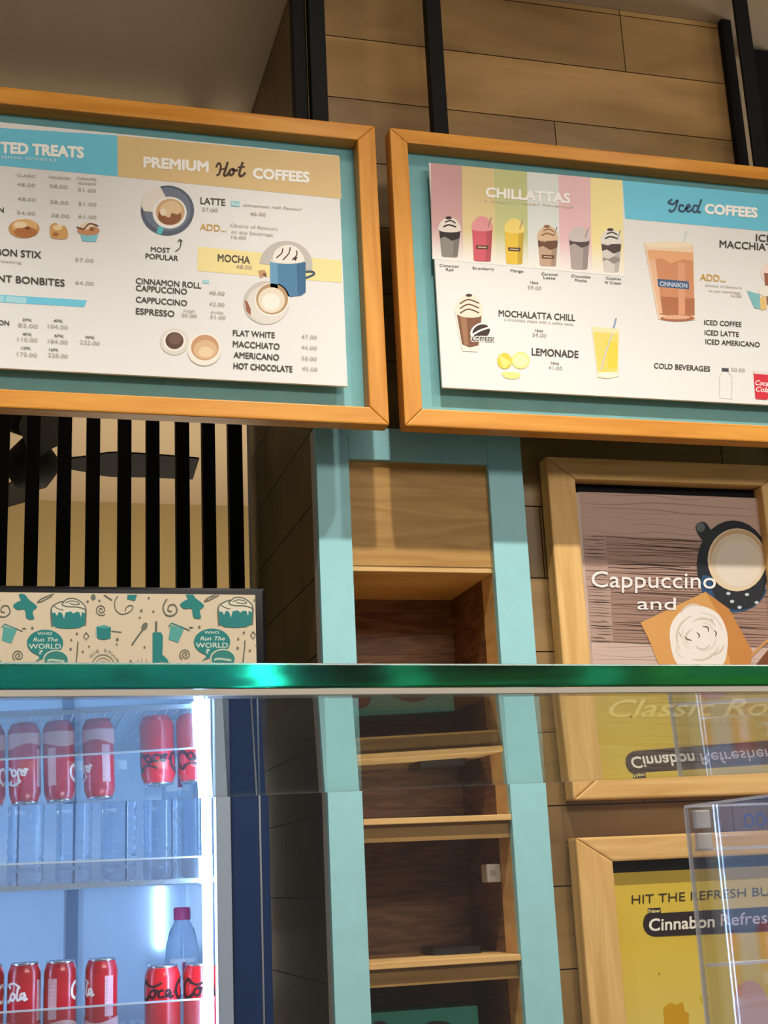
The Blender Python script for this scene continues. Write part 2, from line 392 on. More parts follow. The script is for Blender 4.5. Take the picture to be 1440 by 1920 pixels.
for ang in (4, 94, 184, 274):
    bm = bmesh.new(); n = 14; rows = []
    for i in range(n+1):
        t = i/n; r = .07+.50*t; wd = .020+.052*min(1, t*2.6)**1.4-.014*t
        dz = .03*t - .02*t*t
        rows.append([(r, s*wd, 2.735+dz-s*wd*.36+o) for s, o in ((-1, 0), (1, 0), (1, .006), (-1, .006))])
    vs = [[bm.verts.new(p) for p in rw] for rw in rows]
    for a, b in zip(vs, vs[1:]):
        for j in range(4): bm.faces.new((a[j], a[(j+1) % 4], b[(j+1) % 4], b[j]))
    bm.faces.new(vs[0]); bm.faces.new(vs[-1][::-1])
    bmesh.ops.rotate(bm, verts=bm.verts, cent=(0, 0, 0), matrix=Matrix.Rotation(math.radians(ang), 3, 'Z'))
    bmesh.ops.translate(bm, verts=bm.verts, vec=(FX, FY, 0)); link('blade', bm, M['fanblack'], fan)
dl = thing('downlight', (.298, 6.15, CEIL), 'small bright recessed downlight seen between two black slats', 'light')
bm = bmesh.new(); lathe(bm, [(.05, CEIL-.001), (.062, CEIL-.001), (.062, CEIL-.010), (.05, CEIL-.010), (.05, CEIL-.001)], 28, (.298, 6.15, 0)); link('trim_ring', bm, M['white'], dl)
bm = bmesh.new(); lathe(bm, [(0, CEIL-.002), (.05, CEIL-.002), (.05, CEIL-.006), (0, CEIL-.006)], 28, (.298, 6.15, 0)); link('lamp_lens', bm, M['lampface'], dl)

# ------------------------------------------------------------------ hanger bars for the menu boards
for x0, x1, y0, lab in ((.533, .560, 2.372, 'black ceiling bar behind the corner where the hot coffees board ends'), (.563, .597, 2.352, 'black ceiling bar at the left edge of the timber tile wall'),
                        (.818, .850, 2.352, 'black ceiling bar standing above the chilled drinks stripes of the iced board'),
                        (1.562, 1.597, 2.362, 'black ceiling bar nearest the right edge of the timber tile wall')):
    t = thing('ceiling_bar', ((x0+x1)/2, y0+.012, CEIL), lab, 'bar', 'bars hanging the menu boards')
    bx('bar_tube', M['black'], t, (x0, x1, y0, y0+(.010 if x0 > 1.5 else .028), 2.2, CEIL-.006), bev=.002)
    bx('ceiling_plate', M['black'], t, (x0-.012, x1+.012, y0-.008, y0+.036, CEIL-.006, CEIL), bev=.001)

# ------------------------------------------------------------------ menu boards
YF = 2.30                       # front of the timber frames
YP = 2.310                      # printed face
INKD = dict(dk=(74, 67, 62), grey=(176, 168, 158), gold=(206, 164, 84), white=(250, 248, 242), blue=(112, 200, 226), tan=(222, 192, 138),
            yellow=(244, 226, 158), slate=(62, 88, 110), brown=(88, 62, 40))
def frame4(p, x0, x1, z0, z1, wl, wr, wt, wb, y0, y1, mh, mv, nm='frame_rail', bev=.003):
    """four mitred members"""
    def mem(pts, mat):
        bm = bmesh.new(); a = [bm.verts.new((x, y0, z)) for x, z in pts]; b = [bm.verts.new((x, y1, z)) for x, z in pts]
        bm.faces.new(a); bm.faces.new(b[::-1])
        for i in range(4): j = (i+1) % 4; bm.faces.new((a[j], a[i], b[i], b[j]))
        bmesh.ops.recalc_face_normals(bm, faces=bm.faces)
        bmesh.ops.bevel(bm, geom=list(bm.edges), offset=bev, segments=2, affect='EDGES', profile=.6)
        link(nm, bm, mat, p)
    g = .0002
    mem([(x0, z1), (x1, z1), (x1-wr, z1-wt), (x0+wl, z1-wt)], mh)
    mem([(x0, z0), (x0+wl, z0+wb), (x1-wr, z0+wb), (x1, z0)], mh)
    mem([(x0, z0), (x0, z1), (x0+wl, z1-wt), (x0+wl, z0+wb)], mv)
    mem([(x1, z0), (x1-wr, z0+wb), (x1-wr, z1-wt), (x1, z1)], mv)
LX0, LX1, MZ0, MZ1 = -.62, .677, 2.116, 2.740
mb = thing('menu_board', ((LX0+LX1)/2, 2.34, MZ0), 'oak framed menu board headed with hot coffees, on the left', 'menu board', 'oak framed menu boards')
frame4(mb, LX0, LX1, MZ0, MZ1, .036, .037, .035, .034, YF, YF+.038, M['frame'], M['framev'])
bx('backing_board', M['tealback'], mb, (LX0+.03, LX1-.03, 2.337, 2.347, MZ0+.028, MZ1-.028))
pz0, pz1, px1 = 2.192, 2.672, .602
pp = bx('print_panel', M['paper'], mb, (-.56, px1, YP, YP+.006, pz0, pz1))
for x in (-.5, .54):
    for z in (2.25, 2.61): bx('standoff', M['black'], mb, (x-.01, x+.01, YP+.006, 2.337, z-.01, z+.01))
D = INKD
k = Ink(board(YP)); k.each = ('colour_band', pp)
k.poly([at_ for at_ in ((-200, 227), (220, 254), (221, 331), (-200, 292))], D['blue'])
k.poly([(220, 254), (636.5, 293), (640, 373), (221, 331)], D['tan'])
k.poly([(371, 462.5), (640, 488.5), (641, 530.5), (370, 508)], D['yellow'])
k.poly([(-120, 545), (163, 563), (158, 576), (-120, 560)], D['blue'])
k.poly([(-120, 547), (8, 555), (7, 566), (-120, 559)], (168, 218, 228)); k.poly([(11, 555), (50, 558), (49, 569), (10, 566)], (168, 218, 228))
k.done('colour_band', pp)
k = Ink(board(YP, base=.0008)); k.each = ('heading_lettering', pp)
k.text('TED TREATS', 2, 286, 156, 296, 19, D['white'], .065)
k.text('PREMIUM', 270, 313, 390, 322, 18, D['white'], .065); k.text('COFFEES', 475, 334, 579, 342, 18, D['white'], .065)
k.text('(all time treats)', -30, 295, 105, 303, 6, (214, 236, 240), .01)
def script_hot(k, x, y, c):
    k.line([(x, y-14), (x+5, y-22), (x+9, y-16), (x+6, y-2), (x+1, y+1)], 3.4, c); k.line([(x+6, y-9), (x+14, y-11), (x+20, y-14)], 2.8, c)
    k.line([(x+22, y-24), (x+18, y-10), (x+15, y), (x+20, y+1), (x+25, y-6)], 4.2, c)
    k.line([(x+31, y-11), (x+25, y-7), (x+27, y+1), (x+33, y-3), (x+32, y-11), (x+36, y-8), (x+41, y-9)], 4, c)
    k.line([(x+50, y-24), (x+45, y-8), (x+44, y+1), (x+49, y+2), (x+55, y-4)], 4.2, c); k.line([(x+41, y-14), (x+54, y-15)], 2.8, c)
k.each = None; script_hot(k, 405, 328, (70, 48, 32))
k.done('heading_lettering', pp)
k = Ink(board(YP, base=.0008)); k.each = ('menu_lettering', pp)
T = lambda t, x0, y0, x1, cap, col='dk', bold=.025, sl=.075, **kw: k.text(t, x0, y0, x1, y0+(x1-x0)*sl, cap, D[col], bold, **kw)
T('LATTE', 376, 382.5, 422, 12); T('MOST', 283, 472, 319, 9); T('POPULAR', 273, 485, 334, 9.5)
T('MOCHA', 408.5, 490, 468.5, 13); T('CINNAMON ROLL', 255, 532, 377, 10.5); T('CAPPUCCINO', 255, 545.5, 350.5, 10.5)
T('CAPPUCCINO', 255, 567, 350.5, 10.5); T('ESPRESSO', 255, 589, 327, 11)
T('FLAT WHITE', 436.8, 629.5, 515, 10.5, sl=.06); T('MACCHIATO', 436.8, 650.5, 524, 11, sl=.06); T('AMERICANO', 438, 671, 523, 11, sl=.06); T('HOT CHOCOLATE', 438, 691.5, 548, 11, sl=.06, bold=.03)
T('CINNABON STIX', -68, 474, 77, 12.5); T('NT BONBITES', -4, 528, 121, 12.5); T('N', -3, 398, 7, 9); T('ON', -3, 609, 17, 8.5)
k.each = None; k.line([(329, 472), (337, 465), (339, 456), (337, 450)], 1.8, D['dk']); k.line([(333, 454), (337, 449), (342, 453)], 1.8, D['dk'], False); k.done('arrow_print', pp)
k = Ink(board(YP, base=.0008)); k.each = ('menu_lettering', pp)
T('ADD...', 375, 431.5, 424, 12, 'gold'); T('cinnamon roll flavour', 456, 387, 566, 5, 'grey', .02)
k.each = None; k.poly([(433, 377), (449, 378), (449, 388), (433, 387)], (150, 212, 222)); k.text('Try', 434, 385, 448, 386, 5, D['white'], .02); k.done('badge_lettering', pp); k = Ink(board(YP, base=.0008)); k.poly([(380, 525), (392, 526), (392, 532), (380, 531)], (170, 214, 226))
k.done('badge_lettering', pp)
k = Ink(board(YP, base=.0008)); k.each = ('price_lettering', pp)
P = lambda t, x, y, w_=28, cap=6.5: T(t, x, y, x+w_, cap, 'grey', .006)
for t, x, y in (('48.00', 32, 349), ('38.00', 93, 352), ('51.00', 146, 359), ('48.00', 33, 376), ('38.00', 94, 382), ('51.00', 147, 385), ('54.00', 32, 402), ('38.00', 96, 407), ('61.00', 147, 409)): P(t, x, y, 34)
for t, x, y, w_ in (('CLASSIC', 32, 331, 36), ('MINIBON', 92, 335, 40), ('CARAMEL', 144, 337, 38), ('PECANBON', 147, 346, 33)): P(t, x, y, w_, 5)
P('with frosting', -40, 489, 80, 5)
P('57.00', 141, 490, 35); P('64.00', 141, 533, 35)
for t, x, y in (('2PK', 42, 602), ('4PK', 100, 604), ('4PK', 42, 629), ('6PK', 102, 632), ('9PK', 160, 635), ('12PK', 40, 655), ('16PK', 92, 658)): T(t, x, y, x+18, 5, 'dk', .01)
for t, x, y in (('82.00', 34, 613), ('104.00', 90, 615), ('110.00', 33, 639), ('184.00', 90, 643), ('222.00', 150, 645), ('175.00', 32, 667), ('228.00', 90, 669)): P(t, x, y, 37, 7)
for t, x, y in (('37.00', 379, 396), ('46.00', 469, 404), ('48.00', 443, 503), ('48.00', 392, 552), ('42.00', 392, 573), ('30.00', 340, 594), ('31.00', 394, 597),
                ('47.00', 565, 634), ('46.00', 565, 654), ('38.00', 565, 674.5), ('45.00', 566, 694)): P(t, x, y, 29)
P('single', 344, 584, 22, 4.5); P('double', 395, 587, 24, 4.5)
P('Choice of flavours', 432, 425, 88, 5); P('to any beverage', 434, 437, 78, 5); P('16.00', 434, 447, 27, 5.5)
k.done('price_lettering', pp)
def pic(name, parent, Y, fn):
    k = Ink(board(Y, base=.0008)); fn(k); return k.done(name, parent)
def latte(k):
    k.ell(314, 395, 50, 47, (88, 96, 112)); k.ell(314, 393, 44, 41, (112, 120, 136))
    k.poly([(264, 385), (268, 372), (286, 354), (300, 350), (312, 372), (308, 392), (290, 398), (270, 396)], (228, 220, 208))
    k.poly([(298, 424), (308, 428), (302, 440), (293, 437)], (90, 190, 200)); k.poly([(300, 418), (306, 422), (312, 412), (306, 408)], (80, 178, 190))
    k.ell(318, 399, 32, 30, (236, 232, 226)); k.ell(319, 398, 27, 25, (206, 168, 122)); k.ell(318, 406, 22, 16, (140, 88, 56))
    k.poly([(300, 392), (310, 380), (328, 378), (340, 390), (334, 402), (322, 400), (318, 408), (308, 404)], (224, 192, 150), True)
    k.ell(306, 398, 6, 7, (236, 216, 186))
pic('coffee_picture', pp, YP, latte)
def mug(k):
    k.ell(536, 498, 50, 46, (196, 190, 182), a0=185, a1=372)
    k.line([(572, 510), (586, 510), (588, 515), (572, 522)], 4, (62, 82, 104))
    k.poly([(506, 488), (573, 492), (573, 548), (566, 554), (545, 557), (520, 551), (507, 540)], (76, 128, 168))
    k.poly([(506, 488), (520, 489), (521, 551), (507, 540)], (104, 156, 190)); k.poly([(556, 491), (573, 492), (573, 548), (558, 555)], (58, 104, 142))
    k.ell(539, 489, 33, 6, (222, 216, 206))
    k.poly([(512, 488), (515, 472), (528, 462), (545, 460), (560, 468), (570, 486), (556, 494), (528, 494)], (240, 234, 224), True)
    for a in ((518, 484, 530, 466), (530, 488, 544, 464), (548, 488, 556, 470)): k.line([(a[0], a[1]), ((a[0]+a[2])/2+4, (a[1]+a[3])/2), (a[2], a[3])], 2.4, (84, 58, 44))
    k.poly([(548, 484), (558, 482), (554, 490)], (60, 40, 32))
pic('mug_picture', pp, YP, mug)
def capp(k):
    k.ell(499, 568, 43, 41, (206, 198, 188)); k.ell(501, 571, 39, 36, (226, 220, 210))
    k.ell(510, 562, 33, 32, (238, 232, 222)); k.ell(510, 561, 30, 29, (184, 150, 110)); k.ell(509, 563, 25, 24, (234, 220, 198)); k.ell(508, 566, 17, 16, (246, 238, 226))
    k.poly([(458, 562), (464, 566), (470, 580), (470, 592), (462, 584)], (156, 96, 70)); k.poly([(484, 508), (496, 506), (500, 515), (488, 522)], (196, 150, 110)); k.poly([(490, 514), (498, 512), (500, 520)], (120, 74, 50))
pic('cappuccino_picture', pp, YP, capp)
def cups2(k):
    k.ell(327, 641, 27, 25, (222, 214, 202)); k.ell(327, 640, 21, 19, (240, 234, 224)); k.ell(327, 639, 17, 16, (92, 66, 54)); k.ell(328, 636, 12, 10, (118, 88, 74)); k.line([(312, 622), (316, 616)], 4, (228, 222, 212))
    k.ell(383, 657, 32, 30, (196, 186, 174)); k.ell(383, 655, 32, 30, (240, 232, 220)); k.ell(384, 652, 26, 24, (200, 152, 112)); k.ell(385, 656, 22, 18, (220, 182, 142)); k.ell(386, 660, 14, 10, (234, 206, 170))
pic('espresso_picture', pp, YP, cups2)
def buns(k):
    k.ell(45, 429, 29, 18, (200, 148, 92)); k.ell(46, 424, 24, 13, (222, 176, 118)); k.ell(48, 436, 22, 10, (176, 112, 62)); k.ell(52, 428, 4, 3, (110, 66, 38)); k.ell(38, 422, 12, 6, (238, 214, 178))
    k.poly([(94, 440), (94, 424), (104, 418), (112, 424), (122, 424), (127, 436), (124, 448), (98, 447)], (208, 160, 98), True); k.ell(108, 427, 9, 5, (236, 206, 156)); k.ell(104, 440, 6, 4, (170, 112, 60))
    k.poly([(150, 436), (184, 438), (180, 454), (154, 452)], (126, 196, 208)); k.ell(166, 433, 21, 9, (196, 140, 96)); k.ell(164, 424, 12, 7, (230, 208, 178)); k.line([(144, 426), (156, 430), (168, 420), (184, 424)], 3, (118, 74, 46)); k.ell(172, 430, 5, 4, (150, 92, 56))
pic('bun_picture', pp, YP, buns)

RX0, RX1 = .707, 1.98
mb2 = thing('menu_board', ((RX0+RX1)/2, 2.34, MZ0), 'oak framed menu board headed with iced coffees and coloured stripes, on the right', 'menu board', 'oak framed menu boards')
frame4(mb2, RX0, RX1, MZ0, MZ1, .036, .036, .030, .036, YF, YF+.038, M['frame'], M['framev'])
bx('backing_board', M['tealback'], mb2, (RX0+.03, RX1-.03, 2.337, 2.347, MZ0+.028, MZ1-.026))
pp = bx('print_panel', M['paper'], mb2, (.788, 1.90, YP, YP+.006, 2.200, 2.676))
for x in (.85, 1.83):
    for z in (2.26, 2.61): bx('standoff', M['black'], mb2, (x-.01, x+.01, YP+.006, 2.337, z-.01, z+.01))
k = Ink(board(YP)); k.each = ('colour_band', pp)
top = lambda x: 305.5+(x-806)*.0915
xs = (807.5, 866, 927, 988, 1047, 1107, 1167); cs = ((204, 160, 158), (222, 200, 146), (196, 200, 140), (222, 226, 222), (232, 190, 192), (244, 226, 160))
for i, c in enumerate(cs):
    a, b = xs[i], xs[i+1]; W = (240, 236, 228); h1, h2 = 118, 62
    k.poly([(a, top(a)), (b, top(b)), (b+1.5, top(b)+h1), (a+1.5, top(a)+h1)], c)
    k.poly([(a+1.5, top(a)+h1), (b+1.5, top(b)+h1), (b+3, top(b)+h1+h2), (a+3, top(a)+h1+h2)], c, cols=[c, c, W, W])
k.poly([(1167, 338.5), (1460, 367), (1464, 436), (1172, 410)], D['blue'])
k.poly([(1460, 367), (1800, 399), (1806, 470), (1464, 436)], D['blue'])
k.done('colour_band', pp)
k = Ink(board(YP, base=.0010)); k.each = ('heading_lettering', pp)
k.text('CHILLATTAS', 911, 369, 1068, 381, 17, (250, 246, 240), .055); k.text('a creamy frozen beverage', 908, 379, 1075, 391, 5.5, (214, 200, 176), .01)
k.text('COFFEES', 1322, 400, 1419, 408, 17, D['white'], .065)
def script_iced(k, x, y, c):
    k.line([(x+4, y-22), (x-3, y-16), (x+6, y-13), (x+14, y-20), (x+9, y-4), (x+2, y+1), (x-2, y-3)], 3.8, c)
    k.line([(x+26, y-9), (x+19, y-11), (x+17, y-2), (x+24, y+1), (x+29, y-4)], 3.8, c)
    k.line([(x+29, y-4), (x+37, y-8), (x+34, y-12), (x+30, y-4), (x+35, y+1), (x+42, y-4)], 3.8, c)
    k.line([(x+52, y-9), (x+45, y-10), (x+43, y), (x+50, y), (x+59, y-22)], 3.8, c); k.line([(x+58, y-20), (x+52, y), (x+58, y+2)], 3.8, c)
k.each = None; script_iced(k, 1256, 396, D['slate'])
k.done('heading_lettering', pp)
k = Ink(board(YP, base=.0008)); k.each = ('menu_lettering', pp)
T('MOCHALATTA CHILL', 935, 593, 1078, 11.5, sl=.062); T('LEMONADE', 997, 666, 1084, 13, sl=.06, bold=.03); T('COLD BEVERAGES', 1226, 690.5, 1331, 9.5, sl=.06)
T('ICED COFFEE', 1320, 609, 1390, 9, sl=.06); T('ICED LATTE', 1321, 628, 1385, 9, sl=.06); T('ICED AMERICANO', 1322.5, 645, 1424, 9, sl=.06)
T('ICED', 1417, 452.5, 1462, 13, sl=.07); T('MACCHIATO', 1349, 464, 1462, 13, sl=.07); T('ADD...', 1312, 525.5, 1360, 12, 'gold')
k.done('menu_lettering', pp)
k = Ink(board(YP, base=.0008)); k.each = ('price_lettering', pp)
for t, x, y, w_ in (('Cinnamon', 824, 500, 36), ('Roll', 836, 508, 14), ('Strawberry', 886, 505, 40), ('Mango', 957, 510, 24), ('Caramel', 1015, 516, 30), ('Latte', 1019, 523, 22), ('Chocolate', 1071, 520, 36), ('Mocha', 1078, 528, 22), ('Cookies', 1136, 524, 28), ("N' Cream", 1134, 532, 30)):
    T(t, x, y, x+w_, 5, 'dk', .012, .06)
for t, x, y in (('16oz', 994, 532), ('16oz', 1003, 622), ('16oz', 1033, 683)): T(t, x, y, x+15, 5, 'dk', .01, .06)
for t, x, y in (('59.00', 989, 542), ('59.00', 998, 631), ('41.00', 1028, 692), ('20.00', 1370, 696)): P(t, x, y, 26)
P('a chocolate shake with a coffee twist', 945, 601, 130, 5); P('choice of flavours', 1322, 537, 68, 4.5); P('to any beverage', 1328, 547, 60, 4.5); P('16.00', 1370, 557, 20, 5)
k.done('price_lettering', pp)
def tub(k, x, yt, yb, w0, w1, body, bands=(), dome=None, dark=None, straw=None, name=True):
    m_ = lambda f: w0+(w1-w0)*f
    sl = .05
    k.poly([(x-w0/2, yt), (x+w0/2, yt+w0*sl), (x+w1/2, yb+w1*sl), (x+w1/2-4, yb+3), (x-w1/2+4, yb+2), (x-w1/2, yb)], body)
    sh = tuple(int(c*.86) for c in body)
    k.poly([(x+w0*.22, yt+1), (x+w0/2, yt+w0*sl), (x+w1/2, yb+1), (x+w1*.2, yb+2)], sh)
    for f0, f1, c in bands:
        a, b = yt+(yb-yt)*f0, yt+(yb-yt)*f1
        k.poly([(x-m_(f0)/2, a), (x-m_(f0)/6, a+3), (x+m_(f0)/6, a-2), (x+m_(f0)/2, a+2), (x+m_(f1)/2, b), (x+m_(f1)/8, b+5), (x-m_(f1)/4, b-3), (x-m_(f1)/2, b)], c)
    if dome:
        k.poly([(x-w0/2, yt+2), (x-w0/2+2, yt-12), (x-5, yt-22), (x+8, yt-20), (x+w0/2-2, yt-10), (x+w0/2, yt+3), (x, yt+6)], dome, True)
        if dark:
            k.line([(x-12, yt-4), (x-2, yt-8), (x+12, yt-4)], 3, dark); k.line([(x-9, yt-13), (x+2, yt-16), (x+11, yt-11)], 2.6, dark); k.ell(x-2, yt-21, 6, 3, dark)
    if straw: k.line([(x+w0/2-8, yt-2), (x+w0/2-2, yt-20)], 2.2, straw)
    if name: k.poly([(x-12, yt+32), (x+12, yt+33), (x+11, yt+40), (x-11, yt+39)], (92, 60, 44)); k.line([(x-8, yt+35.5), (x+8, yt+36.5)], 2, (214, 190, 160), False)
for i, a in enumerate(((843, 430, 480, 40, 30, (140, 134, 126), ((.02, .34, (46, 36, 34)),), (226, 216, 206), (50, 38, 36), None, False),
          (904, 428, 488, 38, 32, (208, 92, 104), (), (222, 150, 152), None, (150, 130, 110), True),
          (964, 432, 493, 36, 30, (232, 194, 66), (), (240, 214, 120), None, (170, 150, 120), True),
          (1027, 446, 497, 38, 30, (196, 164, 140), ((.1, .36, (110, 72, 52)),), (216, 184, 150), (150, 104, 74), (150, 140, 130), True),
          (1086, 448, 503, 38, 30, (176, 162, 156), ((.0, .22, (84, 70, 72)),), (206, 194, 190), None, (160, 150, 150), False),
          (1146, 452, 508, 38, 28, (214, 208, 200), ((.1, .34, (80, 66, 64)), (.55, .68, (150, 140, 134))), (226, 220, 212), (70, 60, 60), (150, 150, 150), False))):
    pic('chilled_drink_picture', pp, YP, lambda k: tub(k, *a))
def bigcup(k):
    k.line([(1281, 462), (1287, 434)], 3, (206, 210, 208))
    k.poly([(1207, 455), (1300, 462), (1303, 600), (1270, 603), (1234, 599)], (232, 206, 176))
    k.poly([(1213, 468), (1299, 474), (1302, 592), (1270, 594), (1236, 590)], (206, 142, 102)); k.poly([(1213, 468), (1299, 474), (1300, 490), (1280, 486), (1258, 494), (1238, 484), (1216, 488)], (226, 168, 122))
    k.poly([(1236, 556), (1302, 560), (1302, 592), (1270, 594), (1236, 590)], (176, 112, 78)); k.poly([(1216, 488), (1228, 486), (1242, 588), (1236, 588)], (228, 182, 148)); k.poly([(1270, 492), (1284, 494), (1284, 590), (1272, 591)], (218, 158, 120))
    k.ell(1253, 459, 47, 6, (238, 220, 192)); k.ell(1270, 597, 32, 6, (170, 104, 76)); k.ell(1268, 595, 26, 4, (222, 172, 140))
    k.poly([(1232, 523), (1291, 528), (1292, 543), (1234, 538)], (66, 92, 128)); k.text('CINNABON', 1237, 536, 1288, 540, 8, (206, 214, 226), .03)
pic('iced_coffee_picture', pp, YP, bigcup)
def mocha(k):
    k.poly([(853, 585), (905, 590), (899, 652), (895, 660), (868, 659), (864, 650)], (236, 226, 212)); k.poly([(856, 588), (903, 592), (897, 648), (880, 652), (866, 646)], (126, 84, 58)); k.poly([(862, 590), (874, 591), (878, 648), (870, 646)], (160, 116, 86))
    k.poly([(854, 588), (857, 568), (870, 554), (884, 552), (898, 562), (905, 590), (880, 596)], (232, 222, 202), True)
    for y in (564, 573, 582): k.line([(862, y+6), (878, y-2), (898, y+5)], 2.6, (104, 72, 50))
    k.ell(879, 554, 6, 3, (80, 52, 40))
    k.ell(902, 622, 21, 16, (246, 242, 236), rot=-22); k.ell(902, 622, 17, 13, (62, 44, 38), rot=-22); k.line([(886, 628), (900, 620), (918, 614)], 3.4, (246, 242, 236))
    k.text('COFFEES!', 883, 640, 927, 641, 9.5, (246, 242, 236), .09); k.text('COFFEES!', 884, 639.5, 926, 640.5, 8, (62, 44, 38), .03)
pic('iced_mocha_picture', pp, YP, mocha)
def lem(k):
    k.line([(1149, 620), (1155, 597)], 3.4, (140, 158, 196)); k.poly([(1109, 612), (1161, 617), (1159, 706), (1140, 710), (1120, 708)], (240, 222, 176)); k.poly([(1112, 622), (1159, 626), (1157, 696), (1138, 700), (1121, 697)], (240, 208, 108))
    k.poly([(1136, 640), (1158, 642), (1157, 690), (1140, 692)], (244, 206, 72)); k.line([(1148, 626), (1136, 660), (1126, 694)], 3, (196, 196, 190)); k.ell(1139, 703, 19, 5, (250, 240, 214))
def lems(k):
    k.ell(946, 677, 14, 15, (240, 204, 72)); k.poly([(934, 664), (958, 680), (944, 692)], (246, 226, 130)); k.ell(976, 676, 17, 16, (246, 226, 140)); k.ell(976, 676, 13, 12, (250, 238, 180)); k.poly([(942, 698), (974, 700), (970, 710), (948, 709)], (244, 226, 140), True)
pic('lemonade_picture', pp, YP, lem); pic('lemon_picture', pp, YP, lems)
def colds(k):
    k.poly([(1353, 690), (1366, 691), (1366, 697), (1353, 696)], (70, 70, 78)); k.line([(1354, 697), (1349, 706), (1349, 746), (1372, 748), (1372, 707), (1366, 698)], 1.2, (206, 204, 200), False)
def coldcan(k):
    k.poly([(1412, 696), (1440, 698), (1442, 746), (1437, 750), (1416, 748)], (206, 48, 62)); k.poly([(1412, 696), (1440, 698), (1441, 703), (1413, 701)], (226, 210, 206)); k.text('Coca', 1416, 722, 1440, 724, 9, (250, 240, 240), .02, .3); k.text('Cola', 1417, 734, 1441, 736, 9, (250, 240, 240), .02, .3)
def coldcup(k):
    k.ell(1452, 512, 26, 22, (236, 214, 206)); k.poly([(1432, 512), (1480, 516), (1478, 560), (1438, 572)], (150, 96, 70)); k.poly([(1400, 545), (1424, 552), (1430, 580), (1414, 578)], (126, 186, 190)); k.poly([(1424, 560), (1434, 552), (1438, 580), (1426, 582)], (226, 190, 120)); k.ell(1436, 546, 14, 10, (232, 226, 214))
pic('cold_drink_picture', pp, YP, colds); pic('drink_can_picture', pp, YP, coldcan); pic('coffee_picture', pp, YP, coldcup)

# ------------------------------------------------------------------ tall teal shelving cabinet let into the column
cab = thing('shelf_cabinet', (.785, 2.6, 0), 'tall open wooden shelf cabinet with a teal face frame', 'cabinet')
CB = 2.74
bx('face_frame', M['teal'], cab, (.570, .635, 2.45, 2.468, 0, 2.162), (.922, .995, 2.45, 2.468, 0, 2.162), (.635, .922, 2.45, 2.468, 2.096, 2.162), bev=.0015)
bx('edge_strip', M['trimw'], cab, (.5705, .576, 2.468, 2.499, 0, 2.16))
bx('side_panel', M['inner'], cab, (.622, .635, 2.468, CB, 0, 2.15)); bx('side_panel', M['inner'], cab, (.922, .935, 2.530, CB, 0, 2.15)); bx('lit_panel_front', M['shelfw'], cab, (.922, .935, 2.468, 2.530, 0, 2.15))  # lit front part of the right panel done in paler wood
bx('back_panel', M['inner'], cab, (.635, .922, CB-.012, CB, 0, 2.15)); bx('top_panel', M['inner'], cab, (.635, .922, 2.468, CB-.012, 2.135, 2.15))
bx('fascia_panel', M['panel'], cab, (.6352, .9218, 2.462, 2.476, 1.886, 2.135))
for z, h in ((1.872, .014), (1.640, .014), (1.368, .042), (1.118, .042), (.86, .042)):
    sf = bx('shelf', M['shelfw'], cab, (.6352, .9218, 2.452 if h > .02 else 2.464, CB-.012, z+h-min(h, .011), z+h), bev=.0012)
    if h > .02: bx('apron', M['apron'], sf, (.6352, .9218, 2.466, 2.478, z, z+h-.011))
t = thing('tablet_holder', (.838, 2.62, 1.16), 'flat dark device lying on the open wooden shelf', 'device')
bm = bmesh.new(); prism(bm, [(.792, 2.57), (.880, 2.56), (.886, 2.566), (.886, 2.655), (.878, 2.665), (.796, 2.665)], 1.1602, 1.174); link('device_body', bm, M['dkplastic'], t)
bx('device_screen', M['bezel'], t, (.80, .878, 2.575, 2.655, 1.174, 1.1748))
t = thing('plug_adapter', (.9215, 2.545, 1.30), 'small white plug adapter on the side of the open shelf bay', 'plug')
bx('adapter_body', M['whiteplastic'], t, (.893, .9218, 2.528, 2.562, 1.288, 1.322), bev=.004)
bx('adapter_rib', M['trimw'], t, (.899, .911, 2.5265, 2.528, 1.300, 1.310))
t = thing('teal_carton', (.77, 2.6, .902), 'teal carton with dark round badges standing on the lowest visible shelf', 'box')
ct = bx('carton_body', M['tealcard'], t, (.642, .868, 2.555, 2.68, .9021, 1.068), bev=.002)
def bd(k):
    def mpc(u, v, l): return (u, 2.555-.0004-l*.0001, v)
    k.mp = mpc; k.ell(.785, .985, .062, .062, (34, 44, 46)); k.ring(.785, .985, .052, .003, (120, 110, 100)); k.text('Classic', .745, .985, .825, .985, .016, (150, 140, 128), .02, 0, 1); k.text('Roll', .765, .960, .805, .960, .016, (150, 140, 128), .02, 0, 1)
    k.ell(.677, 1.030, .022, .024, (46, 44, 50)); k.ell(.677, 1.030, .017, .019, (92, 52, 56)); k.line([(.663, 1.030), (.691, 1.030)], .004, (40, 30, 34), False)
k = Ink(board(2.555)); bd(k); k.done('badge', ct)

# ------------------------------------------------------------------ framed posters on the tile wall
def poster(x0, x1, z0, z1, wl, wr, wt, wb, label):
    p = thing('framed_poster', ((x0+x1)/2, 2.5, z0), label, 'poster', 'oak framed posters on the tile wall')
    frame4(p, x0, x1, z0, z1, wl, wr, wt, wb, 2.452, 2.494, M['poster_h'], M['poster_v'], bev=.004)
    bx('backing', M['black'], p, (x0+wl-.006, x1-wr+.006, 2.486, 2.496, z0+wb-.006, z1-wt+.006)); return p
YQ = 2.478
p1 = poster(1.050, 1.602, 1.432, 2.118, .060, .066, .046, .044, 'oak framed poster of a coffee cup with the word Cappuccino')
x0, z1 = 1.114, 2.051; x1, z0 = 1.530, 1.476
sh = bx('poster_sheet', pbr('poster_wood_photo', (200, 174, 158), .35, noise=.16, nscale=(5, 5, 9)), p1, (1.112, 1.522, YQ, YQ+.006, z0, z1))
k = Ink(board(YQ, step=.000008))
rng = random.Random(4)
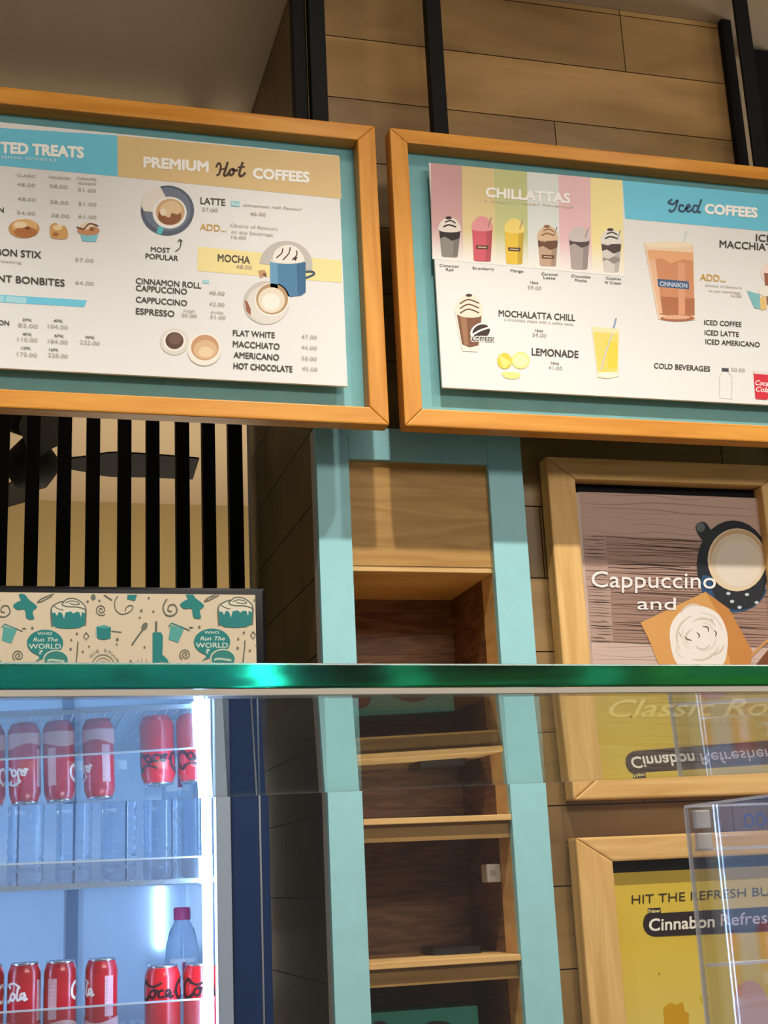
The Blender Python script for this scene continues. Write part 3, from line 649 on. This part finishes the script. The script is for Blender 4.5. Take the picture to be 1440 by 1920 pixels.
def plankphoto(k, pts, base, lines, dark):
    k.poly(pts, base)
    (ax, ay), (bx_, by), (cx, cy), (dx, dy) = pts; jit = min(1, abs(bx_-ax)/220)
    for i in range(lines):
        f = (i+rng.uniform(.2, .8))/lines; g0 = rng.choice((0, 0, rng.uniform(0, .5))); g1 = rng.choice((1, 1, rng.uniform(.5, 1)))
        def q(u, f): 
            lx, ly = ax+(dx-ax)*f, ay+(dy-ay)*f; rx, ry = bx_+(cx-bx_)*f, by+(cy-by)*f
            return (lx+(rx-lx)*u, ly+(ry-ly)*u)
        c = rng.choice(dark)
        k.line([q(g0+(g1-g0)*j/5, min(1, max(0, f+rng.uniform(-.4, .4)*jit/lines))) for j in range(6)], rng.uniform(.6, 2.4), c, n=3, taper=True)
DK = [(58, 40, 34), (78, 58, 50), (98, 74, 64), (112, 88, 78)]
plankphoto(k, [(1086, 922), (1420, 934), (1432, 1014), (1092, 1002)], (202, 170, 155), 7, [(160, 130, 118), (188, 160, 146), (166, 138, 126)])
plankphoto(k, [(1092, 1003), (1134, 1004), (1147, 1104), (1100, 1102)], (186, 156, 143), 16, DK)
plankphoto(k, [(1135, 1004), (1433, 1016), (1440, 1118), (1143, 1106)], (177, 144, 129), 24, DK)
plankphoto(k, [(1101, 1103), (1144, 1105), (1150, 1205), (1108, 1203)], (182, 154, 141), 18, DK)
plankphoto(k, [(1145, 1107), (1440, 1119), (1452, 1214), (1150, 1204)], (166, 133, 118), 24, DK)
plankphoto(k, [(1108, 1205), (1452, 1216), (1464, 1298), (1114, 1292)], (207, 181, 169), 10, [(160, 136, 124), (196, 172, 160), (140, 116, 104)])
plankphoto(k, [(1115, 1294), (1464, 1300), (1478, 1400), (1122, 1392)], (170, 140, 122), 18, DK)
plankphoto(k, [(1122, 1394), (1478, 1402), (1484, 1450), (1126, 1448)], (193, 165, 150), 8, DK)
k.done('plank_photo', sh)
def cup(k):
    k.ell(1374, 1060, 68, 84, (40, 44, 52)); k.ell(1376, 1096, 62, 52, (46, 84, 122), a0=10, a1=200); k.ell(1384, 1100, 50, 44, (44, 46, 52))
    k.poly([(1304, 990), (1310, 980), (1322, 980), (1334, 994), (1352, 998), (1334, 1026), (1314, 1010)], (44, 50, 54), True); k.ell(1313, 989, 8, 9, (104, 110, 112))
    k.ell(1381, 1050, 55, 59, (232, 208, 170)); k.ell(1382, 1048, 51, 55, (206, 172, 132)); k.ell(1382, 1053, 50, 52, (226, 208, 182)); k.ell(1384, 1056, 43, 44, (232, 218, 200))
    for x, y in ((1365, 1113), (1400, 1115), (1372, 1128), (1386, 1139), (1418, 1130)): k.ell(x, y, 4, 3, (196, 206, 212))
pic('cup_photo', sh, YQ, cup).location.y -= .0006
def roll(k):
    k.poly([(1200, 1168), (1322, 1110), (1366, 1142), (1410, 1222), (1404, 1262), (1240, 1262), (1216, 1200)], (218, 160, 92)); k.poly([(1322, 1110), (1366, 1142), (1410, 1222), (1404, 1262), (1372, 1262), (1350, 1160)], (202, 136, 72))
    k.poly([(1404, 1262), (1470, 1180), (1478, 1262)], (124, 76, 48)); k.line([(1408, 1230), (1440, 1200), (1470, 1186)], 5, (206, 150, 92))
    k.poly([(1256, 1206), (1258, 1170), (1282, 1142), (1312, 1136), (1346, 1152), (1362, 1186), (1362, 1222), (1350, 1250), (1300, 1262), (1268, 1244)], (240, 232, 224), True)
    for cx, cy, r, a0, a1, c in ((1312, 1196, 44, 150, 250, 1), (1314, 1190, 40, 265, 350, 0), (1310, 1200, 38, 20, 110, 1), (1308, 1192, 30, 120, 215, 0), (1316, 1188, 28, 230, 330, 1), (1314, 1196, 27, 350, 440, 0),
                                 (1300, 1196, 15, 130, 260, 1), (1320, 1184, 15, 250, 390, 0), (1316, 1204, 14, 20, 150, 1), (1334, 1206, 22, 10, 100, 1), (1288, 1216, 20, 110, 220, 0), (1300, 1160, 26, 200, 300, 1)):
        k.line([(cx+r*math.cos(math.radians(a0+(a1-a0)*i/8)), cy+r*math.sin(math.radians(a0+(a1-a0)*i/8))) for i in range(9)], 4.5, ((228, 218, 206), (216, 200, 184))[c], taper=True)
    for p in ([(1283, 1194), (1288, 1199), (1296, 1201)], [(1305, 1186), (1310, 1191), (1309, 1197)], [(1316, 1175), (1326, 1177), (1327, 1186)], [(1338, 1182), (1342, 1188), (1340, 1194)], [(1272, 1186), (1276, 1194)], [(1332, 1160), (1336, 1165)]): k.line(p, 2.4, (96, 72, 56), taper=True)
pic('roll_photo', sh, YQ, roll).location.y -= .0014
k = Ink(board(YQ, base=.0030)); k.each = ('poster_lettering', sh)
k.text('Cappuccino', 1108, 1101, 1341, 1104, 29, (244, 240, 236), .014); k.text('and', 1194, 1143, 1266, 1144, 22, (244, 240, 236), .014)
k.text('Classic Roll', 1140, 1342, 1478, 1338, 32, (240, 226, 190), .012, .35)
k.done('poster_lettering', sh)

p2 = poster(1.048, 1.602, .70, 1.362, .072, .070, .046, .05, 'oak framed yellow poster below the coffee cup poster')
sh = bx('poster_sheet', pbr('yellow_poster', (222, 192, 66), .35, noise=.06, nscale=(6, 6, 6)), p2, (1.121, 1.532, YQ, YQ+.006, .75, 1.2945))
k = Ink(board(YQ))
k.poly([(1155, 1770), (1540, 1745), (1560, 1990), (1176, 2010)], (0, 0, 0), cols=[(222, 192, 66), (222, 192, 66), (230, 208, 112), (230, 208, 112)])
k.poly([(1246, 1930), (1243, 1890), (1256, 1880), (1268, 1884), (1280, 1878), (1284, 1896), (1292, 1900), (1290, 1940)], (208, 158, 14)); k.poly([(1310, 1868), (1325, 1862), (1332, 1874), (1314, 1882)], (206, 182, 40))
k.ell(1236, 1826, 2, 2, (150, 126, 40))
k.poly([(1378, 1860), (1400, 1840), (1424, 1846), (1440, 1880), (1436, 1930), (1386, 1930)], (216, 158, 134), True)
k.done('splash_print', sh)
k = Ink(board(YQ, base=.0008))
pts = [(1470+18*math.cos(a), 1720-24*math.sin(a)) for a in [math.pi*(.5-i/10) for i in range(11)]]
k.poly([(1215, 1706), (1238, 1704.5), (1239, 1712), (1700, 1684), (1700, 1734), (1230, 1756), (1222, 1755), (1214, 1751), (1208, 1744), (1205.5, 1735), (1206, 1726), (1209, 1717), (1215, 1712)], (42, 30, 34))
k.poly([(1214, 1703), (1238, 1701.5), (1239, 1711), (1215, 1713)], (42, 30, 34)); k.text('New', 1216, 1712, 1237, 1710.5, 7, (240, 226, 150), .03)
k.text('Cinnabon', 1217, 1745.5, 1339, 1738, 22, (246, 240, 226), .03); k.text('Refreshers', 1351, 1736, 1500, 1727, 22, (220, 196, 206), .012)
k.text('HIT THE REFRESH BUTTON', 1184, 1695, 1520, 1674, 16, (58, 46, 20), .008)
k.done('poster_lettering', sh)

# ------------------------------------------------------------------ drinks fridge
FR0, FR1, FF = -.42, .452, 2.40
fr = thing('drinks_fridge', (.0, 2.75, 0), 'tall glass door drinks fridge with a patterned teal header sign', 'fridge')
IX0, IX1, IB = -.36, .386, 3.02
bx('cabinet_shell', M['bezel'], fr, (FR0, IX0-.01, FF+.03, 3.10, .08, 1.82), (IX1+.01, FR1, FF+.03, 3.10, .08, 1.82), (IX0-.01, IX1+.01, 3.03, 3.10, .08, 1.82), (IX0-.01, IX1+.01, FF+.03, 3.03, 1.675, 1.82), (IX0-.01, IX1+.01, FF+.03, 3.03, .08, .30), bev=.002)
bx('inner_liner', M['white'], fr, (IX0-.01, IX0, FF+.03, IB, .30, 1.665), (IX1, IX1+.01, FF+.03, IB, .30, 1.665), (IX0-.01, IX1+.01, IB, IB+.01, .30, 1.675), (IX0-.01, IX1+.01, FF+.03, IB, 1.665, 1.675))
bx('shelf_upright', pbr('grey_upright', (112, 128, 148), .5), fr, (.137, .161, IB-.012, IB, .32, 1.66)); bx('shelf_upright', M['alu'], fr, (-.16, -.136, IB-.012, IB, .32, 1.66))
bx('door_frame', pbr('grey_door_frame', (150, 164, 184), .35), fr, (.359, .385, FF-.002, FF+.028, .30, 1.655), (IX0, IX0+.026, FF-.002, FF+.028, .30, 1.655), (IX0+.026, .359, FF-.002, FF+.028, .30, .33), bev=.003)
bx('door_glass', M['doorglass'], fr, (IX0+.026, .359, FF+.008, FF+.014, .33, 1.65))
bx('front_bezel', M['bluelit'], fr, (.386, FR1, FF-.004, FF+.029, .08, 1.645), (FR0, IX0-.001, FF-.004, FF+.029, .08, 1.645), bev=.004)
bx('edge_highlight', M['alu'], fr, (.4335, .4365, FF-.0055, FF-.004, .1, 1.64))  # bright strip standing for the highlight along the bezel edge
bx('light_strip', M['led'], fr, (.340, .356, FF+.032, FF+.042, .34, 1.64)); bx('light_strip', M['led'], fr, (IX0+.004, IX0+.02, FF+.032, FF+.042, .34, 1.64))
bx('corner_light', emit('corner_led', (190, 220, 255), 9), fr, (.323, .337, IB-.014, IB-.002, 1.185, 1.312))
hb = bx('header_box', M['bezel'], fr, (FR0, FR1, FF-.016, FF+.029, 1.647, 1.822), bev=.006)
hs = bx('header_sign', M['signpaper'], fr, (FR0+.02, .4325, FF-.0185, FF-.016, 1.652, 1.8085))
bx('plinth', M['bezel'], fr, (FR0+.02, FR1-.02, FF+.04, 3.08, 0, .08))
YS = FF-.0185
def q5(x, y, dx=0, dy=0): return (x/2.769+dx, 760+y/2.769+dy)
TEAL, TEALL, LN, DOTC = (36, 124, 122), (84, 158, 150), (96, 100, 86), (104, 110, 100)
k = Ink(board(YS, step=.000003))
def motif(dx, dy):
    Q = lambda pts: [q5(x, y, dx, dy) for x, y in pts]
    W = 1.9
    k.poly(Q([(98, 982), (128, 982), (150, 1008), (192, 1045), (170, 1070), (176, 1110), (138, 1106), (128, 1062), (90, 1062), (68, 1040), (92, 1020), (108, 1012)]), TEAL, True)
    k.line(Q([(192, 1026), (216, 1004), (280, 978)]), W, LN); k.line(Q([(196, 1022), (216, 1018), (270, 990)]), W, LN)
    k.line(Q([(0, 1010), (-20, 1050), (-8, 1090), (25, 1098), (52, 1075), (40, 1042), (12, 1045), (6, 1070), (25, 1075)]), 2.2, LN)
    # roll
    k.poly(Q([(268, 1056), (268, 1140), (300, 1156), (354, 1160), (410, 1156), (440, 1140), (446, 1056)]), TEAL)
    k.poly(Q([(268, 1050), (300, 1020), (340, 1004), (390, 1004), (430, 1030), (447, 1060), (440, 1080), (425, 1072), (420, 1100), (412, 1074), (396, 1072), (380, 1082), (368, 1070), (340, 1076), (332, 1108), (322, 1078), (306, 1072), (296, 1094), (286, 1076), (272, 1078)]), (212, 204, 184))
    k.line(Q([(270, 1150), (266, 1060), (290, 1032), (330, 1018), (322, 1036), (352, 1046), (400, 1048), (440, 1060), (444, 1080)]), 2.6, LN); k.line(Q([(322, 1030), (350, 1006), (392, 1006), (430, 1030), (446, 1062), (442, 1145)]), 2.4, LN)
    k.line(Q([(340, 1026), (370, 1016), (400, 1022), (412, 1034), (380, 1034), (360, 1028)]), 2, LN); k.line(Q([(276, 1040), (300, 1056), (330, 1064)]), 2, LN)
    k.spiral(*q5(525, 1062, dx, dy), 11, 2, 1.7, LN, .8)
    k.line(Q([(612, 990), (596, 1020), (600, 1060), (630, 1084), (670, 1074), (690, 1050), (676, 1038), (654, 1052), (652, 1068)]), 1.7, LN)
    k.line(Q([(540, 985), (560, 998), (582, 1012)]), 2.6, LN); k.poly(Q([(662, 984), (712, 984), (700, 1016), (660, 1006)]), TEAL); k.ell(*q5(484, 996, dx, dy), 4.5, 5.5, DOTC)
    # little pot
    k.poly(Q([(500, 1150), (540, 1140), (576, 1152), (574, 1210), (540, 1218), (506, 1212)]), TEAL); k.poly(Q([(500, 1150), (540, 1140), (576, 1152), (540, 1160)]), TEALL); k.line(Q([(578, 1172), (630, 1178)]), 1.8, LN); k.line(Q([(498, 1152), (500, 1200)]), 1.8, (170, 190, 180))
    # spoon and rolling pin
    k.line(Q([(745, 1160), (715, 1200), (684, 1245)]), 2.8, LN); k.ell(*q5(750, 1148, dx, dy), 5, 8, DOTC, rot=30)
    k.line(Q([(811, 1122), (810, 1178)]), 4, LN, False); k.poly(Q([(792, 1180), (836, 1178), (846, 1200), (842, 1310), (826, 1360), (792, 1360)]), TEAL); 
    # measuring cup
    k.poly(Q([(885, 1140), (955, 1160), (925, 1232), (876, 1216)]), TEALL); k.line(Q([(874, 1150), (890, 1130), (960, 1158), (978, 1166)]), 2, TEAL, False); k.line(Q([(958, 1158), (985, 1170)]), 1.8, LN); k.ell(*q5(992, 1154, dx, dy), 4, 1.6, LN)
    # speech bubbles
    k.ell(*q5(234, 1234, dx, dy), 34, 25, TEAL); k.poly(Q([(195, 1285), (205, 1312), (178, 1334), (240, 1308), (250, 1290)]), TEAL)
    tx = lambda s, x0, y, x1, cap, b=.03, sh=0: k.text(s, *q5(x0, y, dx, dy), *q5(x1, y, dx, dy), cap, (196, 206, 190), b, sh)
    tx('WHO', 195, 1192, 270, 5); tx('Run The', 172, 1226, 300, 7, .03, .3); tx('WORLD', 150, 1264, 316, 9, .03); tx('?', 202, 1294, 222, 8)
    k.ell(*q5(291, 1320, dx, dy), 24.5, 18, (206, 198, 176)); k.ell(*q5(291, 1322, dx, dy), 22, 16.5, (52, 126, 118)); k.line(Q([(246, 1328), (270, 1322), (334, 1330)]), 4, (176, 192, 172))
    k.line(Q([(405, 1226), (400, 1290), (392, 1352)]), 2, LN); k.line(Q([(447, 1180), (462, 1198), (447, 1218), (434, 1198), (447, 1180)]), 1.8, LN, False)
    k.spiral(*q5(95, 1300, dx, dy), 11, 2, 1.7, LN, 2.2)
    k.ring(*q5(535, 1352, dx, dy), 21, 2, (140, 142, 124)); k.ring(*q5(535, 1352, dx, dy), 15, 1.6, (160, 160, 140)); k.ell(*q5(535, 1356, dx, dy), 11, 11, (160, 170, 152))
    for i, ch in enumerate('OUR ROLLS'):
        if ch == ' ': continue
        a = math.radians(-140+i*15); cx, cy = q5(535, 1352, dx, dy); k.text(ch, cx+29*math.cos(a)-2.4, cy+29*math.sin(a)+3, cx+29*math.cos(a)+2.4, cy+29*math.sin(a)+3-math.cos(a)*-0.5, 6, (132, 138, 124), .02)
    for x, y in ((716, 1320), (738, 1316), (760, 1318)): k.line(Q([(x, y), (x-4, y+34)]), 1.8, (150, 156, 140))
    k.poly(Q([(-24, 1300), (0, 1322), (16, 1352), (-30, 1352)]), TEAL)
    for x, y, r in ((168, 1156, 2.4), (455, 1018, 2.2), (516, 1014, 2), (399, 1185, 2.2), (367, 1265, 2.4), (463, 1252, 1.8), (609, 1215, 2.8), (678, 1328, 2.2), (734, 1066, 2.4), (726, 1102, 1.8), (772, 1000, 2), (796, 1070, 2), (750, 1256, 2), (370, 1218, 2), (430, 1278, 2), (606, 1240, 1.6)): k.ell(*q5(x, y, dx, dy), r, r, DOTC, n=10)
for n_ in (-1, 0, 1): motif(313*n_, -2.0*n_)
# keep the print inside its sheet
bm = k.bm
lo = 1.6535
for axis, co, no in ((0, (.4318, 0, 0), (1, 0, 0)), (0, (FR0+.021, 0, 0), (-1, 0, 0)), (2, (0, 0, 1.8078), (0, 0, 1)), (2, (0, 0, lo), (0, 0, -1))):
    bmesh.ops.bisect_plane(bm, geom=list(bm.verts)+list(bm.edges)+list(bm.faces), plane_co=co, plane_no=no, clear_outer=True)
k.done('sign_print', hs)
for z, lh in ((1.044, .075), (1.316, .038), (.76, .038)):
    s_ = bx('wire_shelf', M['white'], fr, (IX0+.002, IX1-.002, 2.462, 2.466, z-.004, z+.004), (IX0+.002, IX1-.002, IB-.02, IB-.016, z-.004, z+.004), *[(x-.0012, x+.0012, 2.466, IB-.02, z-.0005, z+.004) for x in [IX0+.01+.0185*i for i in range(39)]])
    bx('shelf_lip', M['rim'], s_, (IX0+.002, .36, 2.450, 2.4535, z-.006, z+lh)); bx('lip_edge', M['white'], s_, (IX0+.002, .36, 2.4495, 2.454, z+lh, z+lh+.003))

# ------------------------------------------------------------------ drinks
def wrap(r, phi0):
    def mp(u, v, l): a = phi0+u/r; R = r+.0003+l*.00003; return (R*math.cos(a), R*math.sin(a), v)
    return mp
def coca(k, c, s=1.0, z=.085):        # flowing script, along u (0 = centre)
    f = lambda pts: [(u*s, z+v*s) for u, v in pts]
    W = .0028*s
    k.line(f([(-.026, .011), (-.030, .016), (-.037, .010), (-.037, 0), (-.030, -.004), (-.022, .002)]), W*1.4, c); k.line(f([(-.030, .016), (-.02, .010), (-.008, .014)]), W*.9, c)
    k.line(f([(-.019, .007), (-.023, .002), (-.019, -.002), (-.015, .003), (-.018, .007), (-.012, .005)]), W, c)
    k.line(f([(-.006, .006), (-.011, .005), (-.011, -.001), (-.005, -.001)]), W, c)
    k.line(f([(.002, .006), (-.003, .005), (-.003, -.001), (.002, .004), (.001, -.002), (.006, 0)]), W, c)
    k.line(f([(.006, .003), (.010, .004)]), W, c)
    k.line(f([(.022, .012), (.017, .016), (.010, .009), (.011, -.001), (.018, -.004), (.024, .002)]), W*1.4, c); k.line(f([(.017, .016), (.028, .018), (.036, .012)]), W*.9, c)
    k.line(f([(.026, .007), (.022, .002), (.026, -.002), (.030, .003), (.026, .007)]), W, c)
    k.line(f([(.034, .016), (.032, .004), (.033, -.002), (.036, 0)]), W, c); k.line(f([(.042, .006), (.037, .005), (.037, -.001), (.042, .004), (.041, -.002), (.045, 0)]), W, c)
def can(name, r, h, mat, label, script, side):
    t = thing(name, (0, 0, 0), label, 'drink can', 'red drink cans on the lower fridge shelf')
    n = r*.80
    bm = bmesh.new(); lathe(bm, [(0, .004), (r*.62, .004), (r*.72, 0), (r*.78, .001), (r*.97, .012), (r, .018), (r, h-.020), (r*.97, h-.014), (n+.001, h-.004)], 40)
    body = link('can_body', bm, mat, t)
    bm = bmesh.new(); lathe(bm, [(n+.001, h-.0045), (n+.0022, h-.0025), (n+.001, h), (n-.001, h-.001), (n-.002, h-.005), (0, h-.005)], 40); link('can_lid', bm, M['chrome'], t)
    bm = bmesh.new(); lathe(bm, [(r*.40, h-.0045), (r*.44, h-.0035), (r*.32, h-.0030), (r*.26, h-.0045)], 20, (0, -.004, 0)); link('pull_tab', bm, M['chrome'], t)
    k = Ink(wrap(r, -math.pi/2)); coca(k, script, 1.4*r/.0285, h*.60)
    # nutrition panel and pale lower band
    ua = math.pi*r; k.mp = wrap(r, -math.pi/2); k.k = 0
    for i in range(4): k.poly([(ua-.008+i*.004, h*.34), (ua-.004+i*.004, h*.34), (ua-.004+i*.004, h*.80), (ua-.008+i*.004, h*.80)], side)
    for i in range(9): k.line([(ua-.0065, h*.38+i*h*.045), (ua+.0065, h*.38+i*h*.045)], .0012, (120, 60, 70), False)
    if r < .031:
        n_ = 36
        for i in range(n_):
            a, b = 2*math.pi*r*i/n_, 2*math.pi*r*(i+1)/n_; k.poly([(a, .02), (b, .02), (b, h*(.30+.03*math.sin(b/r*2))), (a, h*(.30+.03*math.sin(a/r*2)))], (206, 120, 128) if 0 else (222, 176, 176))
    k.done('can_print', body)
    return t
sleek = can('sleek_drink_can', .0280, .144, M['red'], 'slim red can second from the gap, showing the end of its white script', (244, 236, 236), (222, 172, 178))
SZ = 1.0482
spec = [(.1775, 2.555, -155, 'slim red can nearest the gap, beside the two wider cans'), (.1075, 2.56, 150, 'slim red can showing only the first white script letter'),
        (.0470, 2.56, -115, 'slim red can third from the gap with joined white letters'), (-.0140, 2.565, 10, 'slim red can cut by the left edge of the photo')]
for i, (x, y, a, lab) in enumerate(spec):
    o = sleek if i == 0 else tree_copy(sleek); o['label'] = lab; o.location = (x, y, SZ); o.rotation_euler = (0, 0, math.radians(a))
fat = can('wide_drink_can', .0314, .126, M['redz'], 'wide red can with black script nearer the slim cans', (52, 14, 20), (200, 40, 50))
for i, (x, y, a, lab) in enumerate(((.2845, 2.56, 14, 'wide red can with black script nearer the slim cans'), (.3515, 2.555, 34, 'wide red can with black script against the fridge side'))):
    o = fat if i == 0 else tree_copy(fat); o['label'] = lab; o.location = (x, y, SZ); o.rotation_euler = (0, 0, math.radians(a))
bt = thing('water_bottle', (0, 0, 0), 'clear water bottle', 'bottle', 'clear bottles on the upper fridge shelf')
bm = bmesh.new(); R = .0315
prof = [(0, .005), (R*.5, .003), (R*.8, 0), (R*.97, .006), (R, .014)]
for i in range(6): z = .024+i*.018; prof += [(R, z), (R*.955, z+.005), (R*.955, z+.008), (R, z+.013)]
prof += [(R, .145), (R*.93, .165), (R*.7, .183), (R*.43, .196), (R*.40, .204), (0, .204)]
lathe(bm, prof, 36); link('bottle_body', bm, M['bottle'], bt)
bm = bmesh.new(); lathe(bm, [(R*.45, .199), (R*.46, .200), (R*.46, .214), (R*.42, .216), (0, .216)], 24); link('bottle_cap', bm, M['whiteplastic'], bt)
for i, (x, lab) in enumerate(((.044, 'clear water bottle at the left edge of the photo'), (.127, 'clear water bottle above the slim can with one letter'), (.205, 'clear water bottle above the empty gap between cans'), (.279, 'clear water bottle above the first wide can'), (.347, 'clear water bottle against the bright fridge light strip'))):
    o = bt if i == 0 else tree_copy(bt); o['label'] = lab; o.location = (x, 2.545, 1.3203)
pk = thing('pink_capped_bottle', (.3495, 2.80, SZ), 'clear bottle with a pink cap standing behind the wide cans', 'bottle')
bm = bmesh.new(); R = .033; lathe(bm, [(0, 0), (R*.9, 0), (R, .01), (R, .125), (R*.95, .150), (R*.75, .176), (R*.48, .192), (R*.42, .200), (0, .200)], 36, (.3495, 2.80, SZ)); bb = link('bottle_body', bm, M['bottle'], pk)
bm = bmesh.new(); lathe(bm, [(R*.50, .196), (R*.5, .216), (R*.45, .220), (0, .220)], 28, (.3495, 2.80, SZ)); link('bottle_cap', bm, M['pinkcap'], pk)
k = Ink(lambda u, v, l: (.3495+(R+.0006+l*.0001)*math.sin(u/R), 2.80-(R+.0006+l*.0001)*math.cos(u/R), SZ+v))
for i in range(8): a = -.03+i*.0065; k._f([(a, .06), (a+.0065, .06), (a+.0065, .125), (a, .125)], (226, 228, 232))
for i in range(3): a = -.004+i*.003; k.k = 3; k._f([(a, .085), (a+.003, .085), (a+.003, .118), (a, .118)], (150, 60, 96))
k.done('bottle_label', bb)

# ------------------------------------------------------------------ glass counter in front
SH0, SHX, ST = EYE+.0255, .0195, .0035       # underside height z = SH0 + SHX*x (the sheet hangs very slightly lower on the left)
near = lambda x: .1780+.157*x
far = lambda x: .4140+.078*x
XA, XB = -.45, .85
under = lambda x: SH0+SHX*x
cs_ = thing('display_counter', (.2, .3, 0), 'dark counter base under the glass display', 'counter')
def slab(name, mat, parent, off0, off1, z0, z1, f0=near, f1=far):
    bm = bmesh.new(); prism(bm, [(XA, f0(XA)+off0), (XB, f0(XB)+off0), (XB, f1(XB)+off1), (XA, f1(XA)+off1)], z0, z1); return link(name, bm, mat, parent)
slab('counter_body', M['counter'], cs_, .012, -.012, 0, .98); slab('counter_top', M['counter'], cs_, -.008, .008, .98, 1.0)
bm = bmesh.new(); q = [(XA, near(XA)), (XB, near(XB)), (XB, far(XB)), (XA, far(XA))]
lo_ = [bm.verts.new((x, y, under(x))) for x, y in q]; hi_ = [bm.verts.new((x, y, under(x)+ST)) for x, y in q]
bm.faces.new(lo_[::-1]); bm.faces.new(hi_)
for i in range(4): bm.faces.new((lo_[i], lo_[(i+1) % 4], hi_[(i+1) % 4], hi_[i]))
bmesh.ops.bevel(bm, geom=list(bm.edges), offset=.0003, segments=2, affect='EDGES', profile=.6)
bmesh.ops.recalc_face_normals(bm, faces=bm.faces)
o = link('glass_shelf', bm, M['sheet']); tag(o, 'horizontal green edged glass sheet crossing the whole photo', 'glass shelf')
gp = thing('front_glass', (.2, near(.2), 1.0), 'upright clear glass pane below the green glass edge', 'glass pane')
def wedge(name, mat, o0, o1, zb, zt):       # upright strip following the front edge of the sheet
    bm = bmesh.new(); v = []
    for x in (XA, XB):
        z0 = zb(x); z1 = zt(x); y = near(x); v.append([bm.verts.new(p) for p in ((x, y+o0, z0), (x, y+o1, z0), (x, y+o1, z1), (x, y+o0, z1))])
    bm.faces.new(v[0][::-1]); bm.faces.new(v[1])
    for i in range(4): bm.faces.new((v[0][i], v[0][(i+1) % 4], v[1][(i+1) % 4], v[1][i]))
    return link(name, bm, mat, gp)
wedge('pane', M['thin'], .0005, .0035, lambda x: 1.0, lambda x: under(x)-.0010)
wedge('joint_strip', M['joint'], .0001, .0038, lambda x: under(x)-.0009, lambda x: under(x)-.0001)
bc = thing('back_counter', (1.2, 1.45, 0), 'low back counter carrying the clear acrylic box', 'counter')
bx('counter_body', M['counter'], bc, (.80, 2.2, 1.22, 1.70, 0, .93)); bx('counter_top', M['counter'], bc, (.78, 2.22, 1.2, 1.72, .93, .95), bev=.003)
ab = thing('acrylic_box', (1.0, 1.45, .95), 'clear acrylic box at the lower right corner', 'acrylic box')
X0, X1, Y0, Y1, Z0, Z1 = .836, 1.16, 1.28, 1.60, .9502, 1.372
for a in ((X0, X0+.004, Y0, Y1, Z0, Z1), (X1-.004, X1, Y0, Y1, Z0, Z1), (X0+.004, X1-.004, Y0, Y0+.004, Z0, Z1), (X0+.004, X1-.004, Y1-.004, Y1, Z0, Z1)): bx('side_wall', M['acrylic'], ab, a)
bx('rim', M['frost'], ab, (X0-.001, X0+.005, Y0, Y1, Z1, Z1+.003), (X0+.005, X1+.001, Y1-.005, Y1+.001, Z1, Z1+.003), (X0-.0005, X0+.0045, Y1, Y1+.003, Z0, Z1))
bx('hinge_block', M['frost'], ab, (X0+.006, X0+.026, Y1-.016, Y1-.006, Z1-.026, Z1-.004), (X0+.006, X0+.026, Y1-.016, Y1-.006, Z1-.052, Z1-.032), bev=.002)
k = Ink(board(1.5955)); k.text('OOee', 1394, 1552, 1462, 1546, 25, (64, 92, 158), .012, -.15)  # blurred reflection in the box wall, drawn as blue letters
k.done('reflected_lettering', bpy.data.objects['side_wall.003'])
bx('inner_ledge', M['frost'], ab, (X0+.005, X1-.005, Y1-.012, Y1-.005, 1.180, 1.184), (X0+.005, X1-.005, Y1-.010, Y1-.005, 1.318, 1.322))
